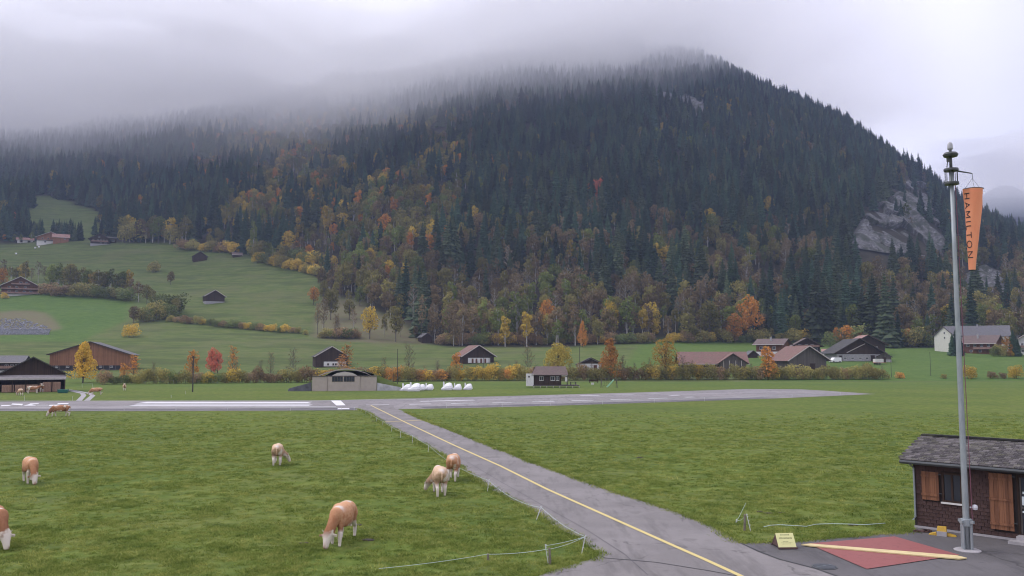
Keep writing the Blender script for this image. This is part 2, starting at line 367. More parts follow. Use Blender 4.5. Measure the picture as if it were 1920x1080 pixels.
def paint(name, c, wear=.35):
    t = NT(name); f = t.noise(3.5, 6, .75, 'Pos'); f2 = t.noise(26, 3, .7, 'Pos')
    k = t.mix(t.mr(f, .52, .8, 0, wear), c, mul(c, .45)); k = t.mix(t.mr(f2, .5, .75, 0, .25), k, mul(c, .7)); t.col(k); t.rough(.7); MAT[name] = t.m; return t.m
M_WP = paint('white_road_paint', (.74, .72, .75)); M_WF = paint('faded_white_paint', (.42, .40, .42), .6); M_YP = paint('yellow_road_paint', (.62, .50, .20)); M_RP = paint('red_road_paint', (.27, .080, .074), .8)
RUNWAY = [(-500, 772), (0, 771), (300, 771), (640, 769.5), (690, 769), (770, 767), (900, 764.5), (1100, 759), (1300, 752.5), (1450, 747.5), (1560, 742.5), (1640, 739), (1560, 733.5), (1500, 730), (1400, 729.5),
          (1200, 736), (960, 742.5), (760, 748.3), (600, 751), (300, 752), (0, 753), (-500, 754)]
TAXI_L = [(672, 767), (694, 777), (717.8, 794.8), (749, 811), (802, 839), (837.8, 860), (867, 880.7), (914.8, 914.8), (956, 935.5), (1003.7, 962), (1045, 990), (1080.7, 1008), (1116, 1033), (1122, 1040.7), (1110, 1048), (1075, 1060), (1010, 1080), (940, 1110)]
TAXI_R = [(1700, 1130), (1565, 1080), (1530, 1067.5), (1462, 1050), (1422.5, 1035), (1390, 1019), (1330, 985), (1250, 955), (1140, 919), (1074.8, 895.6), (1000.7, 868.9), (941.5, 845), (885, 823), (837.8, 803.7), (794.8, 788), (760.7, 772.6), (738, 765), (738, 760), (672, 760)]
TAXI = TAXI_L + TAXI_R
APRON = [(1340, 996), (1390, 1019), (1447.5, 1017.5), (1500, 1015.5), (1600, 1006), (1717, 997), (1722, 984), (2300, 984), (2500, 1080), (2600, 1200), (1200, 1200), (900, 1120), (1070, 1066), (1135, 1052), (1300, 1060)]
wsheet('runway', jitter(RUNWAY, 2, .12), M_RUN, .02)
wsheet('taxiway', jitter(TAXI, .8, .06), M_TAXI, .028)
wsheet('apron', jitter(APRON, .8, .05), M_APR, .016)
# bitumen joint between taxiway and apron, as a thin dark strip
def strip_pts(pts, w):
    P = [at(x, y) for x, y in pts]; L = []; Rr = []
    for i, p in enumerate(P):
        d = (P[min(i + 1, len(P) - 1)] - P[max(i - 1, 0)]); d.z = 0; d.normalize(); n = Vector((-d.y, d.x, 0)) * w / 2
        L.append(p + n); Rr.append(p - n)
    return L, Rr
def strip(name, pts, w, mat, z, kind='structure'):
    L, Rr = strip_pts(pts, w); n = len(L); V = [(p.x, p.y, z) for p in L + Rr]
    me = bpy.data.meshes.new(name); me.from_pydata(V, [], [(i, i + 1, i + 1 + n, i + n) for i in range(n - 1)])
    bm = bmesh.new(); bm.from_mesh(me)
    for f in bm.faces:
        if f.normal.z < 0: f.normal_flip()
    bm.to_mesh(me); bm.free(); o = link(name, me, mat); o['kind'] = kind; return o
M_JOINT = plain('bitumen_joint', (.02, .02, .022), .6)
strip('asphalt_joint', [(1390, 1020), (1422.5, 1035.5), (1462, 1050.5), (1530, 1068), (1565, 1080.5), (1640, 1105)], .10, M_JOINT, .036)
strip('asphalt_joint', [(1122, 1042), (1135, 1048), (1230, 1056), (1330, 1072), (1400, 1085)], .06, M_JOINT, .036)
strip('runway_shoulder', [(-500, 769), (0, 768.6), (300, 768.6), (640, 767.2), (668, 767)], 5.0, M_SHO, .03)
strip('runway_shoulder', [(790, 764.3), (900, 762), (1100, 757), (1300, 751), (1440, 746)], 4.0, M_SHO, .03)
strip('asphalt_joint', [(684, 768), (735, 796), (800, 826), (868, 862), (940, 905), (1020, 950), (1100, 995), (1170, 1040), (1215, 1080)], .035, M_SHO, .037)
# painted markings
zc = .04
strip('centreline_marking', [(695.5, 760.5), (754.8, 789.8), (849.6, 834.8), (938.5, 874.8), (1027, 919), (1140, 969.6), (1200, 996.5), (1260, 1023.5), (1320, 1050), (1385, 1080), (1470, 1122)], .20, M_YP, zc)
strip('holding_line_marking', [(716, 791.6), (755, 790.3), (794.8, 788)], .35, M_YP, zc + .004)
strip('taxiway_end_marking', [(686.7, 759.9), (729.6, 759.4)], .7, M_WP, zc + .004)
strip('runway_edge_marking', [(-500, 764.2), (0, 764), (250, 763.6), (630, 762.6)], .55, M_WP, zc)
for k, (x0, x1, y0, y1, w, m) in enumerate([(268, 581, 755, 755, 3.4, 0), (255, 581.5, 757.9, 757.9, 1.5, 0), (249, 582.5, 760.2, 760.2, 2.8, 0),
        (-500, 640, 770.2, 769.4, .5, 2), (633, 655, 767, 766.8, 2.4, 0), (-500, 640, 752.7, 751.6, .8, 2), (640, 960, 750.7, 743.0, .6, 2),
        (788, 889, 753, 750.7, 1.3, 0), (889, 1115, 750.7, 744.5, .9, 2), (960, 1440, 748.6, 735.5, .5, 2),
        (999, 1039, 753.8, 753.2, .9, 0), (1072, 1112, 751.6, 751, .9, 0), (1144.7, 1183, 749.6, 749, .9, 0), (1215, 1252, 747.4, 746.8, .9, 0), (1285, 1302, 745.2, 744.8, 1.2, 0),
        (767.5, 809, 758.6, 757.9, .9, 0), (846, 888, 757, 756.4, .9, 0), (923.6, 960, 756, 755.5, .9, 0), (960, 991, 745.8, 745.2, .9, 2), (1021, 1058, 744.1, 743.5, 1, 2),
        (1088, 1123, 742.4, 741.8, 1.1, 0), (1153, 1188, 740.7, 740.1, 1.1, 2), (1216, 1238, 739, 738.7, 1.2, 2), (1256, 1272.5, 741.9, 741.5, 1.3, 0),
        (816, 852, 748.3, 747.6, .8, 2), (744, 780, 750.2, 749.6, .8, 2), (891, 924, 747, 746.2, .8, 2), (1350, 1640, 747.4, 739, .4, 2)]):
    xs = np.linspace(x0, x1, 6)
    strip('runway_marking', [(x, y0 + (y1 - y0) * (x - x0) / (x1 - x0)) for x in xs], w, M_WP if m == 0 else M_WF, zc + (.004 if m == 2 else .008))
for q in ([(1.8, 762.2), (16, 761.8), (23, 760), (2.7, 760.4)], [(21, 759), (41.6, 760.8), (43, 757.8), (23, 757.2)], [(43.4, 761.3), (69, 761), (60, 759), (53, 759)],
          [(53, 759), (71, 758.3), (73.5, 756.9), (56.7, 757.2)], [(90.3, 761.7), (112.4, 761.3), (113.3, 759.5), (93.9, 759.7)], [(106, 758.6), (127.5, 758), (129.3, 756.3), (109, 756.7)],
          [(69, 760.6), (90, 760.5), (90, 759.9), (69, 760)], [(620.2, 751.5), (638.8, 751.5), (648, 760.6), (630.8, 760.9)]):
    sheet('runway_marking', q, M_WP, zc + .012)

# ------------------------------------------------------------------ rock faces standing out of the wooded slope
t = NT('limestone'); a1 = t.noise(.10, 8, .72, 'Pos', vscale=(1, 1, .55)); a2 = t.noise(.42, 8, .8, 'Pos', vscale=(1, 1, .22))
k = t.ramp(a2, [(.34, (.040, .038, .042)), (.50, (.13, .125, .13)), (.68, (.33, .32, .33))]); k = t.mix(t.mr(a1, .47, .56, 0, .92), k, (.050, .055, .034))
t.col(k); t.rough(.95); t.bump(a2, .9, 1.2); M_ROCK = t.m
def ridged(x, y, s=0): return 1 - np.abs(2 * vn(x, y, s) - 1)
def cliff(name, label, poly, Yr, push, n=150):
    xs = [p[0] for p in poly]; ys = [p[1] for p in poly]; u0, u1 = pdir(min(xs) - 12, 500)[0], pdir(max(xs) + 12, 500)[0]
    U, Yg = np.meshgrid(np.linspace(u0, u1, n), np.linspace(*Yr, n), indexing='ij'); X = U * Yg; Zg = Z(X, Yg)
    px, py = px_of(X, Yg, Zg); m = inpoly(px, py, poly).astype(float)
    for _ in range(14): m = (m + np.roll(m, 1, 0) + np.roll(m, -1, 0) + np.roll(m, 1, 1) + np.roll(m, -1, 1)) / 5
    h = .45 * ridged(X / 34 + Zg / 90, Zg / 80, 3) + .3 * ridged(X / 13 + Zg / 60, Zg / 40, 5) + .25 * fbm(X / 5, Zg / 7, 3, 6)
    d = (h * 1.5 - .25) * push * m - 6 * (1 - m) * (m < .35) - 3
    d += m * push * .35 * (fbm(X / 22, Zg / 14, 4, 8) - .5) - (fbm(X / 30, Zg / 34, 3, 12) < .40) * 9
    V = np.stack([X, Yg - d * .9, Zg + d * .35], -1).reshape(-1, 3); idx = np.arange(n * n).reshape(n, n)
    Qc = np.stack([idx[:-1, :-1], idx[1:, :-1], idx[1:, 1:], idx[:-1, 1:]], -1).reshape(-1, 4)
    keep = (m.ravel()[Qc].max(1) > .12)
    o = link(name, npmesh(name, V, Qc[keep]), M_ROCK, smooth=False); return tag(o, label, 'rock face')
cliff('cliff', 'big grey limestone cliff above the white house, among dark trees', CLIFF, (640, 1150), 15, 210)
cliff('cliff', 'small rounded grey cliff below the windsock and near the valley floor', CLIFF2, (560, 900), 18)
cliff('cliff', 'pale broken rock band high in the dark forest below the mist', CLIFF3, (950, 1450), 16)

# ------------------------------------------------------------------ trees: crowns of many small faces on tapered stems
def quads(cen, nrm, size, asp=1.0, rr=None):
    n = len(cen); rr = rr or rng
    a = rr.normal(size=(n, 3)); a -= nrm * (a * nrm).sum(1, keepdims=True); a /= np.linalg.norm(a, axis=1, keepdims=True) + 1e-9
    b = np.cross(nrm, a); s = size[:, None] / 2
    V = np.stack([cen - a * s * asp, cen - b * s * .8, cen + a * s * asp, cen + b * s], 1).reshape(-1, 3)
    return V, np.arange(n * 4).reshape(n, 4)
def mesh_join(parts):
    Vs, Fs, Ms, o = [], [], [], 0
    for V, Fq, mi in parts: Vs.append(V); Fs.append(Fq + o); Ms.append(np.full(len(Fq), mi)); o += len(V)
    return np.vstack(Vs), np.vstack(Fs), np.concatenate(Ms)
def tubes(paths, n=5):
    Vs, Fs, o = [], [], 0
    for pts, rr in paths:
        pts = [Vector(p) for p in pts]; k = len(pts)
        for i, p in enumerate(pts):
            d = (pts[min(i + 1, k - 1)] - pts[max(i - 1, 0)]).normalized(); u = d.cross(Vector((.3, .8, .1))).normalized(); w = d.cross(u)
            for j in range(n):
                a = 2 * math.pi * j / n; Vs.append(p + (u * math.cos(a) + w * math.sin(a)) * rr[i])
        Fs += [(o + i * n + j, o + i * n + (j + 1) % n, o + (i + 1) * n + (j + 1) % n, o + (i + 1) * n + j) for i in range(k - 1) for j in range(n)]
        o += k * n
    return np.array([tuple(v) for v in Vs]), np.array(Fs)
def spruce(h, Rb, whorls, per, seed, bare=.06, thin=1.0):
    r_ = np.random.default_rng(seed); V = []; Fs = []
    for i in range(whorls):
        f = i / (whorls - 1); z = h * (bare + (1 - bare) * f ** .92)
        rad = Rb * (1 - f) ** .82 * r_.uniform(.82, 1.12) + .12
        for j in range(per):
            a = 2 * math.pi * (j + r_.uniform(-.35, .35)) / per + i * 2.4; L = rad * r_.uniform(.7, 1.2) * thin
            if r_.random() < .06: continue
            d = np.array([math.cos(a), math.sin(a), 0]); sd_ = np.array([-d[1], d[0], 0]); w = L * r_.uniform(.26, .40) + .12
            droop = L * r_.uniform(.28, .5); up = .10 * L * (f * 2)
            z0 = z + r_.uniform(-.2, .2); o = len(V)
            p0 = np.array([0, 0, z0 + .15 * L]); p1 = d * L * .55 + [0, 0, z0 - droop * .35 + up]; p2 = d * L + [0, 0, z0 - droop + up * 1.5]
            hang = np.array([0, 0, -.28 * L - .15])
            V += [p0, p1 + sd_ * w + hang * .8, p1 + [0, 0, .05 * L], p1 - sd_ * w + hang * .8, p2, p1 + hang * 1.3]
            Fs += [(o, o + 1, o + 2, o + 2), (o, o + 2, o + 3, o + 3), (o + 1, o + 4, o + 2, o + 2), (o + 3, o + 2, o + 4, o + 4), (o + 2, o + 5, o + 4, o + 4)]
    # dense dark heart of the crown
    n = 9; K = 10
    for i in range(K):
        f = i / (K - 1); z = h * (bare + .03 + (.93 - bare) * f); rad = Rb * .42 * (1 - f) ** .9 + .05
        for j in range(n):
            a = 2 * math.pi * j / n + i * .3; q = rad * r_.uniform(.7, 1.25); V.append(np.array([math.cos(a) * q, math.sin(a) * q, z + r_.uniform(-.3, .3)]))
    o = len(V) - n * K
    Fs += [(o + i * n + j, o + i * n + (j + 1) % n, o + (i + 1) * n + (j + 1) % n, o + (i + 1) * n + j) for i in range(K - 1) for j in range(n)]
    tr = tubes([([(0, 0, -1.5), (0, 0, h * .3), (0, 0, h)], [h * .014, h * .010, .02])], 6)
    return (np.array(V), Fs), tr
def mk(V, Fs):
    me = bpy.data.meshes.new('crown'); me.from_pydata([tuple(v) for v in V], [], [tuple(dict.fromkeys(f)) for f in Fs]); me.update(); return me
def leafy(h, w, seed, n=1600, size=.5, trunk=.25, lobes=9, shape='round', density=1.0, shell=.55):
    """broadleaf: forked stems, lobes of leaf clumps with gaps between"""
    r_ = np.random.default_rng(seed); L = []; paths = []
    z0 = h * trunk
    ntr = 1 if shape != 'bush' else 6
    for i in range(lobes):
        f = (i + .5) / lobes; a = i * 2.4 + r_.uniform(-.5, .5)
        if shape == 'round': zc_ = z0 + (h - z0) * (.14 + .74 * f); rad = w * .5 * math.sin(math.pi * min(.94, .18 + .72 * f)) * .58
        elif shape == 'tall': zc_ = z0 + (h - z0) * (.08 + .82 * f); rad = w * .5 * (1 - .62 * f) * .55
        elif shape == 'cone': zc_ = z0 + (h - z0) * (.06 + .86 * f); rad = w * .5 * (1.05 - .92 * f) * .60
        else: zc_ = h * (.18 + .6 * f); rad = w * .5 * (.75 - .35 * f)
        c = np.array([math.cos(a) * rad, math.sin(a) * rad, zc_]); s = np.array([w * .30, w * .30, max(w * .24, (h - z0) / lobes * .9)]) * r_.uniform(.7, 1.15)
        if shape in ('tall',): s *= np.array([.8, .8, 1.0])
        if shape == 'cone': s[:2] *= (1.25 - .75 * f)
        L.append((c, s)); paths.append(([(0, 0, max(0, z0 * .7 + (zc_ - z0) * .35)), tuple(c * np.array([.5, .5, 1]) + [0, 0, -s[2] * .4]), tuple(c + [0, 0, s[2] * .5])], [h * .010, h * .006, h * .002]))
    top = h * (.9 if shape != 'bush' else .3)
    if shape == 'bush':
        for k in range(7): a = k * .9; paths.append(([(math.cos(a) * w * .12, math.sin(a) * w * .12, -.4), (math.cos(a) * w * .3, math.sin(a) * w * .3, h * .75)], [h * .012, h * .003]))
    else:
        paths.append(([(0, 0, -1.0), (r_.uniform(-.02, .02) * h, 0, h * .35), (0, 0, top)], [h * .018, h * .013, h * .003]))
    Cn, Nm, Sz = [], [], []; per = int(n / lobes)
    for c, s in L:
        d = r_.normal(size=(per, 3)); d /= np.linalg.norm(d, axis=1, keepdims=True)
        rr = shell + (1 - shell) * r_.random(per) ** .6; keepm = vn(d[:, 0] * 2.2 + c[0], d[:, 2] * 2.2 + d[:, 1] + c[2], seed) > (.30 if density >= 1 else .45)
        p = c + d * s * rr[:, None]; nn = d + r_.normal(size=(per, 3)) * .7; nn /= np.linalg.norm(nn, axis=1, keepdims=True)
        keepm &= p[:, 2] > .05
        Cn.append(p[keepm]); Nm.append(nn[keepm])
    Cn = np.vstack(Cn); Nm = np.vstack(Nm); Sz = r_.uniform(.6, 1.4, len(Cn)) * size
    return quads(Cn, Nm, Sz, 1.1, r_), tubes(paths, 5)
def twiggy(h, w, seed, nleaf=260, size=.4, trunk=.3, nb=26):
    """half bare tree: many fine rising branches, few leaves left"""
    r_ = np.random.default_rng(seed); paths = [([(0, 0, -1), (0, 0, h * .4), (r_.uniform(-.3, .3), 0, h)], [h * .014, h * .009, .02])]; cen = []
    for i in range(nb):
        z = h * (trunk + (.95 - trunk) * i / nb); a = i * 2.4 + r_.uniform(-.4, .4); L = w * .5 * (1.05 - .6 * (i / nb)) * r_.uniform(.6, 1.1)
        d = np.array([math.cos(a), math.sin(a)]); up = L * r_.uniform(.7, 1.3)
        p1 = (d[0] * L * .5, d[1] * L * .5, min(h, z + up * .4)); p2 = (d[0] * L, d[1] * L, min(h * 1.02, z + up))
        paths.append(([(0, 0, z), p1, p2], [h * .005, h * .003, .015]))
        for k in range(3):
            t_ = r_.uniform(.3, .95); q = np.array([d[0] * L * t_, d[1] * L * t_, z + up * t_ * .9]); e = r_.normal(size=3) * .5 + [d[0] * .3, d[1] * .3, .9]; e /= np.linalg.norm(e); ln = L * r_.uniform(.3, .6)
            paths.append(([tuple(q), tuple(q + e * ln)], [h * .0025 + .01, .012])); cen += [q + e * ln * r_.uniform(.2, 1.1) for _ in range(max(1, nleaf // (nb * 3)))]
    cen = np.array(cen) + r_.normal(size=(len(cen), 3)) * .25; nn = r_.normal(size=cen.shape); nn /= np.linalg.norm(nn, axis=1, keepdims=True)
    return quads(cen, nn, r_.uniform(.5, 1.4, len(cen)) * size, 1.1, r_), tubes(paths, 4)

L_SPR = [leaf('spruce_needles', (.034, .066, .042), (.054, .094, .052), None, .5), leaf('fir_needles', (.044, .072, .040), (.070, .098, .050), (.11, .11, .05), .5)]
L = {'green': leaf('green_leaves', (.105, .150, .038), (.17, .20, .055), (.24, .23, .06), .25), 'yellow': leaf('yellow_leaves', (.56, .38, .06), (.42, .31, .06), (.24, .21, .05), .22),
     'orange': leaf('orange_leaves', (.62, .24, .05), (.48, .25, .06), (.26, .16, .05), .2), 'red': leaf('red_leaves', (.62, .19, .12), (.50, .14, .09), None, .2),
     'brown': leaf('brown_leaves', (.21, .15, .075), (.15, .12, .065), (.25, .17, .08), .3), 'olive': leaf('olive_leaves', (.18, .17, .055), (.26, .22, .065), (.14, .13, .05), .3)}
M_BARK = plain('grey_bark', (.10, .085, .07), .9, .35, 2); M_BARKP = plain('pale_bark', (.40, .38, .35), .9, .3, 2); M_BARKD = plain('dark_bark', (.045, .036, .030), .9, .3, 2)

SPEC = {}   # kind -> list of (crown mesh, trunk mesh, joined mesh, height)
def reg(kind, crown, trunk, lm, tm, h):
    cm = mk(*crown) if isinstance(crown[1], list) else npmesh('crown', *crown); cm.materials.append(lm)
    tm_ = npmesh('trunk', *trunk); tm_.materials.append(tm)
    bm = bmesh.new(); bm.from_mesh(cm); n0 = len(bm.faces); bm.from_mesh(tm_); bm.faces.ensure_lookup_table()
    jm = bpy.data.meshes.new('tree_joined'); 
    for f in bm.faces[n0:]: f.material_index = 1
    bm.to_mesh(jm); bm.free(); jm.materials.append(lm); jm.materials.append(tm)
    SPEC.setdefault(kind, []).append((cm, tm_, jm, h))
for s in range(5):
    c, tr = spruce(25, [4.5, 5.2, 3.7, 4.9, 4.2][s], 24, 8, 40 + s, [.05, .12, .08, .04, .22][s]); reg('spruce', c, tr, L_SPR[s % 2], [M_BARKD, M_BARK][s % 2], 25)
for k in ('green', 'yellow', 'orange', 'olive', 'brown'):
    for s in range(3):
        c, tr = leafy(16, [9, 7, 8][s], 60 + s * 3 + len(k), 1300, .70, [.18, .25, .30][s], [10, 9, 7][s], ['round', 'tall', 'round'][s], [1.0, .8, .8][s], .5); reg(k, c, tr, L[k], [M_BARK, M_BARKP, M_BARKP][s], 16)
for s in range(2):
    c, tr = twiggy(17, 7.5, 80 + s, 420, .55); reg('bare', c, tr, L['brown'], [M_BARKP, M_BARK][s], 17)

# forest layout
gx, gy = np.meshgrid(np.arange(-1350, 1350, 8.2), np.arange(412, 1720, 8.2), indexing='ij')
X = (gx + rng.uniform(-4.4, 4.4, gx.shape)).ravel(); Y = (gy + rng.uniform(-4.4, 4.4, gx.shape)).ravel()
k = np.abs(X / Y) < .74; X, Y = X[k], Y[k]; Zg = Z(X, Y); px, py = px_of(X, Y, Zg)
inc = inpoly(px, py, CLIFF) | inpoly(px, py, CLIFF2) | inpoly(px, py, CLIFF3)
jx_ = px + (fbm(X / 45, Y / 45, 4, 61) - .47) * 60; jy_ = py + (fbm(X / 45, Y / 45, 4, 62) - .47) * 30
k = ~inpoly(px, py, MEADOW) & ~inpoly(jx_, jy_, UPPER) & ~(inc & ((rng.random(len(px)) < .87) | (fbm(px / 22, py / 26, 3, 71) < .42))) & (py > -20) & ~inpoly(px, py, SCRUB) & (py < 662)
# leave room in front of the faces
for pol, sh, pr_ in ((CLIFF, 14, .2), (CLIFF2, 14, .8), (CLIFF3, 12, .9)): k &= ~(inpoly(px, py - sh, pol) & (rng.random(len(px)) < pr_))
X, Y, Zg, px, py = X[k], Y[k], Zg[k], px[k], py[k]
# drop what lies well behind the skyline
k = (fbm(X / 24, Y / 30, 3, 101) > .30) | (py > 560); X, Y, Zg, px, py = X[k], Y[k], Zg[k], px[k], py[k]
crest = np.full(400, 9999.); Yc = np.zeros(400)
for i, u in enumerate(np.linspace(-.75, .75, 400)):
    yv = np.linspace(420, 2000, 500); p = px_of(u * yv, yv, Z(u * yv, yv))[1]; Yc[i] = yv[np.argmin(p)]
k = Y < np.interp(X / Y, np.linspace(-.75, .75, 400), Yc) + 45
X, Y, Zg, px, py = X[k], Y[k], Zg[k], px[k], py[k]
jx = px + (fbm(X / 60, Y / 60, 4, 91) - .47) * 420; jy = py + (fbm(X / 60, Y / 60, 4, 92) - .47) * 240
clump = fbm(X / 70, Y / 90, 3, 21); c2 = fbm(X / 35, Y / 45, 3, 33)
dec = np.clip((py - 400) / 130, 0, 1) * .74                                         # broadleaves thicken towards the foot
dec = np.maximum(dec, np.where(inpoly(jx, jy, [(330, 260), (600, 170), (840, 150), (930, 300), (800, 480), (700, 520), (420, 480)]), .66, 0))
dec = np.maximum(dec, np.where((px > 420) & (px < 640) & (py > 420) & (py < 520), .9, 0))
dec = np.maximum(dec, np.where(inpoly(jx, jy, [(0, 250), (420, 235), (560, 330), (300, 400), (0, 380)]), .10, 0))
dec = np.where((px > 1430) & (px < 1620) & (py > 520), .12, dec)
dec = np.where((px > 1630) & (py > 560), .72, dec); dec = np.where((px > 1200) & (py < 380), .07, dec) + .05
dec *= np.clip((clump - .26) * 5.5, .2, 1.35)
isdec = rng.random(len(X)) < dec
KN = ['green', 'yellow', 'orange', 'olive', 'brown', 'bare']
kind = np.full(len(X), -1)
pr = rng.random(len(X)) * .55 + (c2 - .2) * .75
lefty = (jx < 860) & (jy < 520)
for i in np.where(isdec)[0]:
    v = pr[i]
    if lefty[i]: kind[i] = 1 if v < .20 else 3 if v < .56 else 2 if v < .60 else 0 if v < .74 else 4 if v < .85 else 5
    else: kind[i] = 5 if v < .24 else 4 if v < .44 else 3 if v < .60 else 0 if v < .76 else 1 if v < .84 else 4
sc0 = np.where(kind < 0, rng.uniform(.62, 1.25, len(X)) * (.62 + .85 * fbm(X / 45, Y / 55, 3, 111)) * np.interp(Y, [500, 1000, 1500], [1.08, 1.12, 1.08]), rng.uniform(.65, 1.3, len(X)))
edge_ = (px < 640) & (py > 430); sc0 = np.where(edge_ & (kind >= 0), sc0 * .62, sc0)
rot0 = rng.uniform(0, 6.28, len(X)); var = rng.integers(0, 99, len(X))
NAMES = {-1: 'spruce_tree', 0: 'green_broadleaf_tree', 1: 'yellow_broadleaf_tree', 2: 'orange_broadleaf_tree', 3: 'olive_broadleaf_tree', 4: 'brown_broadleaf_tree', 5: 'half_bare_tree'}
DESC = {-1: 'dark narrow spruce', 0: 'green rounded broadleaf tree', 1: 'yellow autumn broadleaf tree', 2: 'orange autumn tree', 3: 'olive green leafy tree', 4: 'brown autumn tree', 5: 'half bare pale stemmed tree'}
def tree(kind, p, s, rz, label, group=None, v=0, name=None, wid=1.0, cat='tree'):
    S = SPEC[kind]; cm, tm, jm, h = S[v % len(S)]
    o = thing(name or 'tree', label, cat, p, rz, group); o.scale = (s * wid, s * wid, s)
    a = bpy.data.objects.new('crown', cm); b = bpy.data.objects.new('trunk', tm)
    for q in (a, b): C.objects.link(q); q.parent = o
    return o
infr = (px > 8) & (px < 1905) & (py > 60)
zone = np.where(px < 330, 0, np.where(px < 760, 1, np.where(px < 1220, 2, np.where(px < 1640, 3, 4))))
ZN = ['in the forest above the crest chalets', 'at the forest edge above the hillside meadow', 'in the middle of the forest foot', 'in the forest foot behind the farm houses', 'in the forest foot behind the white house']
indiv = np.zeros(len(X), bool)
for kk in range(-1, 6):
    ii = np.where((kind == kk) & infr)[0]; ii = ii[np.argsort(Y[ii] / sc0[ii])]
    indiv[ii[:300 if kk < 0 else 110]] = True
for i in np.where(indiv)[0]:
    kk = kind[i]; kn = 'spruce' if kk < 0 else KN[kk]; lab = f'{DESC[kk]} {ZN[zone[i]]}'
    tree(kn, (X[i], Y[i], Zg[i]), float(sc0[i]), float(rot0[i]), lab, f'{DESC[kk]}s {ZN[zone[i]]}', int(var[i]), NAMES[kk])

def gn_scatter(name, protos, P, rz, sc, ix, label, parent=None, wv=.22):
    """one object: points carrying copies of the prototypes through geometry nodes"""
    col = bpy.data.collections.new(name + '_sources')
    for k, m in enumerate(protos):
        o = bpy.data.objects.new(f'{name}_source_{k:02d}', m); col.objects.link(o)
    me = bpy.data.meshes.new(name); me.vertices.add(len(P)); me.vertices.foreach_set('co', np.asarray(P, np.float32).ravel())
    for nm, ty, A in (('rz', 'FLOAT', rz), ('sc', 'FLOAT', sc), ('ix', 'INT', ix), ('sw', 'FLOAT', np.asarray(sc) * rng.uniform(1 - wv, 1 + wv, len(P)))):
        a = me.attributes.new(nm, ty, 'POINT'); a.data.foreach_set('value', np.asarray(A, np.float32 if ty == 'FLOAT' else np.int32))
    for m in protos:
        for mt in m.materials:
            if mt.name not in me.materials: me.materials.append(mt)
    o = bpy.data.objects.new(name, me); C.objects.link(o)
    g = bpy.data.node_groups.new(name, 'GeometryNodeTree'); g.interface.new_socket('Geometry', in_out='INPUT', socket_type='NodeSocketGeometry'); g.interface.new_socket('Geometry', in_out='OUTPUT', socket_type='NodeSocketGeometry')
    N = g.nodes; gi = N.new('NodeGroupInput'); go = N.new('NodeGroupOutput'); ip = N.new('GeometryNodeInstanceOnPoints'); ci = N.new('GeometryNodeCollectionInfo')
    ci.inputs[0].default_value = col; ci.inputs[1].default_value = True; ci.inputs[2].default_value = True
    def na(nm, ty):
        n = N.new('GeometryNodeInputNamedAttribute'); n.data_type = ty; n.inputs[0].default_value = nm; return n.outputs[0]
    cx = N.new('ShaderNodeCombineXYZ'); g.links.new(na('rz', 'FLOAT'), cx.inputs[2])
    g.links.new(gi.outputs[0], ip.inputs['Points']); g.links.new(ci.outputs[0], ip.inputs['Instance']); ip.inputs['Pick Instance'].default_value = True
    g.links.new(na('ix', 'INT'), ip.inputs['Instance Index']); g.links.new(cx.outputs[0], ip.inputs['Rotation']); cs = N.new('ShaderNodeCombineXYZ'); sw_ = na('sw', 'FLOAT'); g.links.new(sw_, cs.inputs[0]); g.links.new(sw_, cs.inputs[1]); g.links.new(na('sc', 'FLOAT'), cs.inputs[2]); g.links.new(cs.outputs[0], ip.inputs['Scale'])
    g.links.new(ip.outputs[0], go.inputs[0]); md = o.modifiers.new('scatter', 'NODES'); md.node_group = g
    return tag(o, label, None, None, 'stuff')
protos = [s[2] for s in SPEC['spruce']]; r = ~indiv & (kind < 0)
gn_scatter('spruce_forest', protos, np.stack([X, Y, Zg], 1)[r], rot0[r], sc0[r], var[r] % len(protos), 'dense dark spruce forest covering the mountain slope into the mist')
protos = []; off = {}
for q, kn in enumerate(KN): off[q] = len(protos); protos += [s[2] for s in SPEC[kn]]
r = ~indiv & (kind >= 0); ii = np.array([off[a] + b % len(SPEC[KN[a]]) for a, b in zip(kind[r], var[r])])
gn_scatter('autumn_forest', protos, np.stack([X, Y, Zg], 1)[r], rot0[r], sc0[r], ii, 'yellow, olive and brown autumn broadleaf wood mixed into the spruce slope')
print('forest', len(X), 'dec', int((kind >= 0).sum()), 'indiv', int(indiv.sum()))
# ------------------------------------------------------------------ shared building materials
W = {'dark': wood('dark_boards', (.030, .018, .014), (.062, .038, .028)), 'red': wood('reddish_boards', (.095, .040, .024), (.17, .075, .040)),
     'warm': wood('warm_boards', (.19, .085, .045), (.32, .155, .085), .22), 'grey': wood('grey_boards', (.075, .065, .06), (.14, .12, .11)),
     'white': plain('white_plaster', (.62, .60, .60), .85, .12, 1.5), 'cream': plain('cream_plaster', (.55, .54, .49), .85, .10, 1.2), 'stone': plain('grey_stone', (.30, .29, .30), .9, .3, 2)}
RM = {'dark': roofmat('dark_roof', (.045, .042, .048), (.075, .07, .078)), 'red': roofmat('red_roof', (.20, .105, .095), (.27, .15, .13)), 'brown': roofmat('brown_roof', (.13, .088, .086), (.19, .13, .125)),
      'grey': roofmat('grey_roof', (.12, .115, .135), (.18, .17, .19)), 'pink': roofmat('rose_roof', (.38, .20, .17), (.46, .27, .24)), 'tin': plain('pale_roof_metal', (.42, .38, .40), .5, .2, 2)}
M_GLASS = NT('dark_glass'); M_GLASS.col((.03, .035, .045)); M_GLASS.rough(.08); M_GLASS = M_GLASS.m
M_FRW = plain('white_frame', (.62, .60, .58), .6, .1); M_TRIM = plain('pale_eaves_board', (.50, .44, .42), .8, .2); M_DTRIM = plain('dark_eaves_board', (.06, .045, .04), .8, .3)
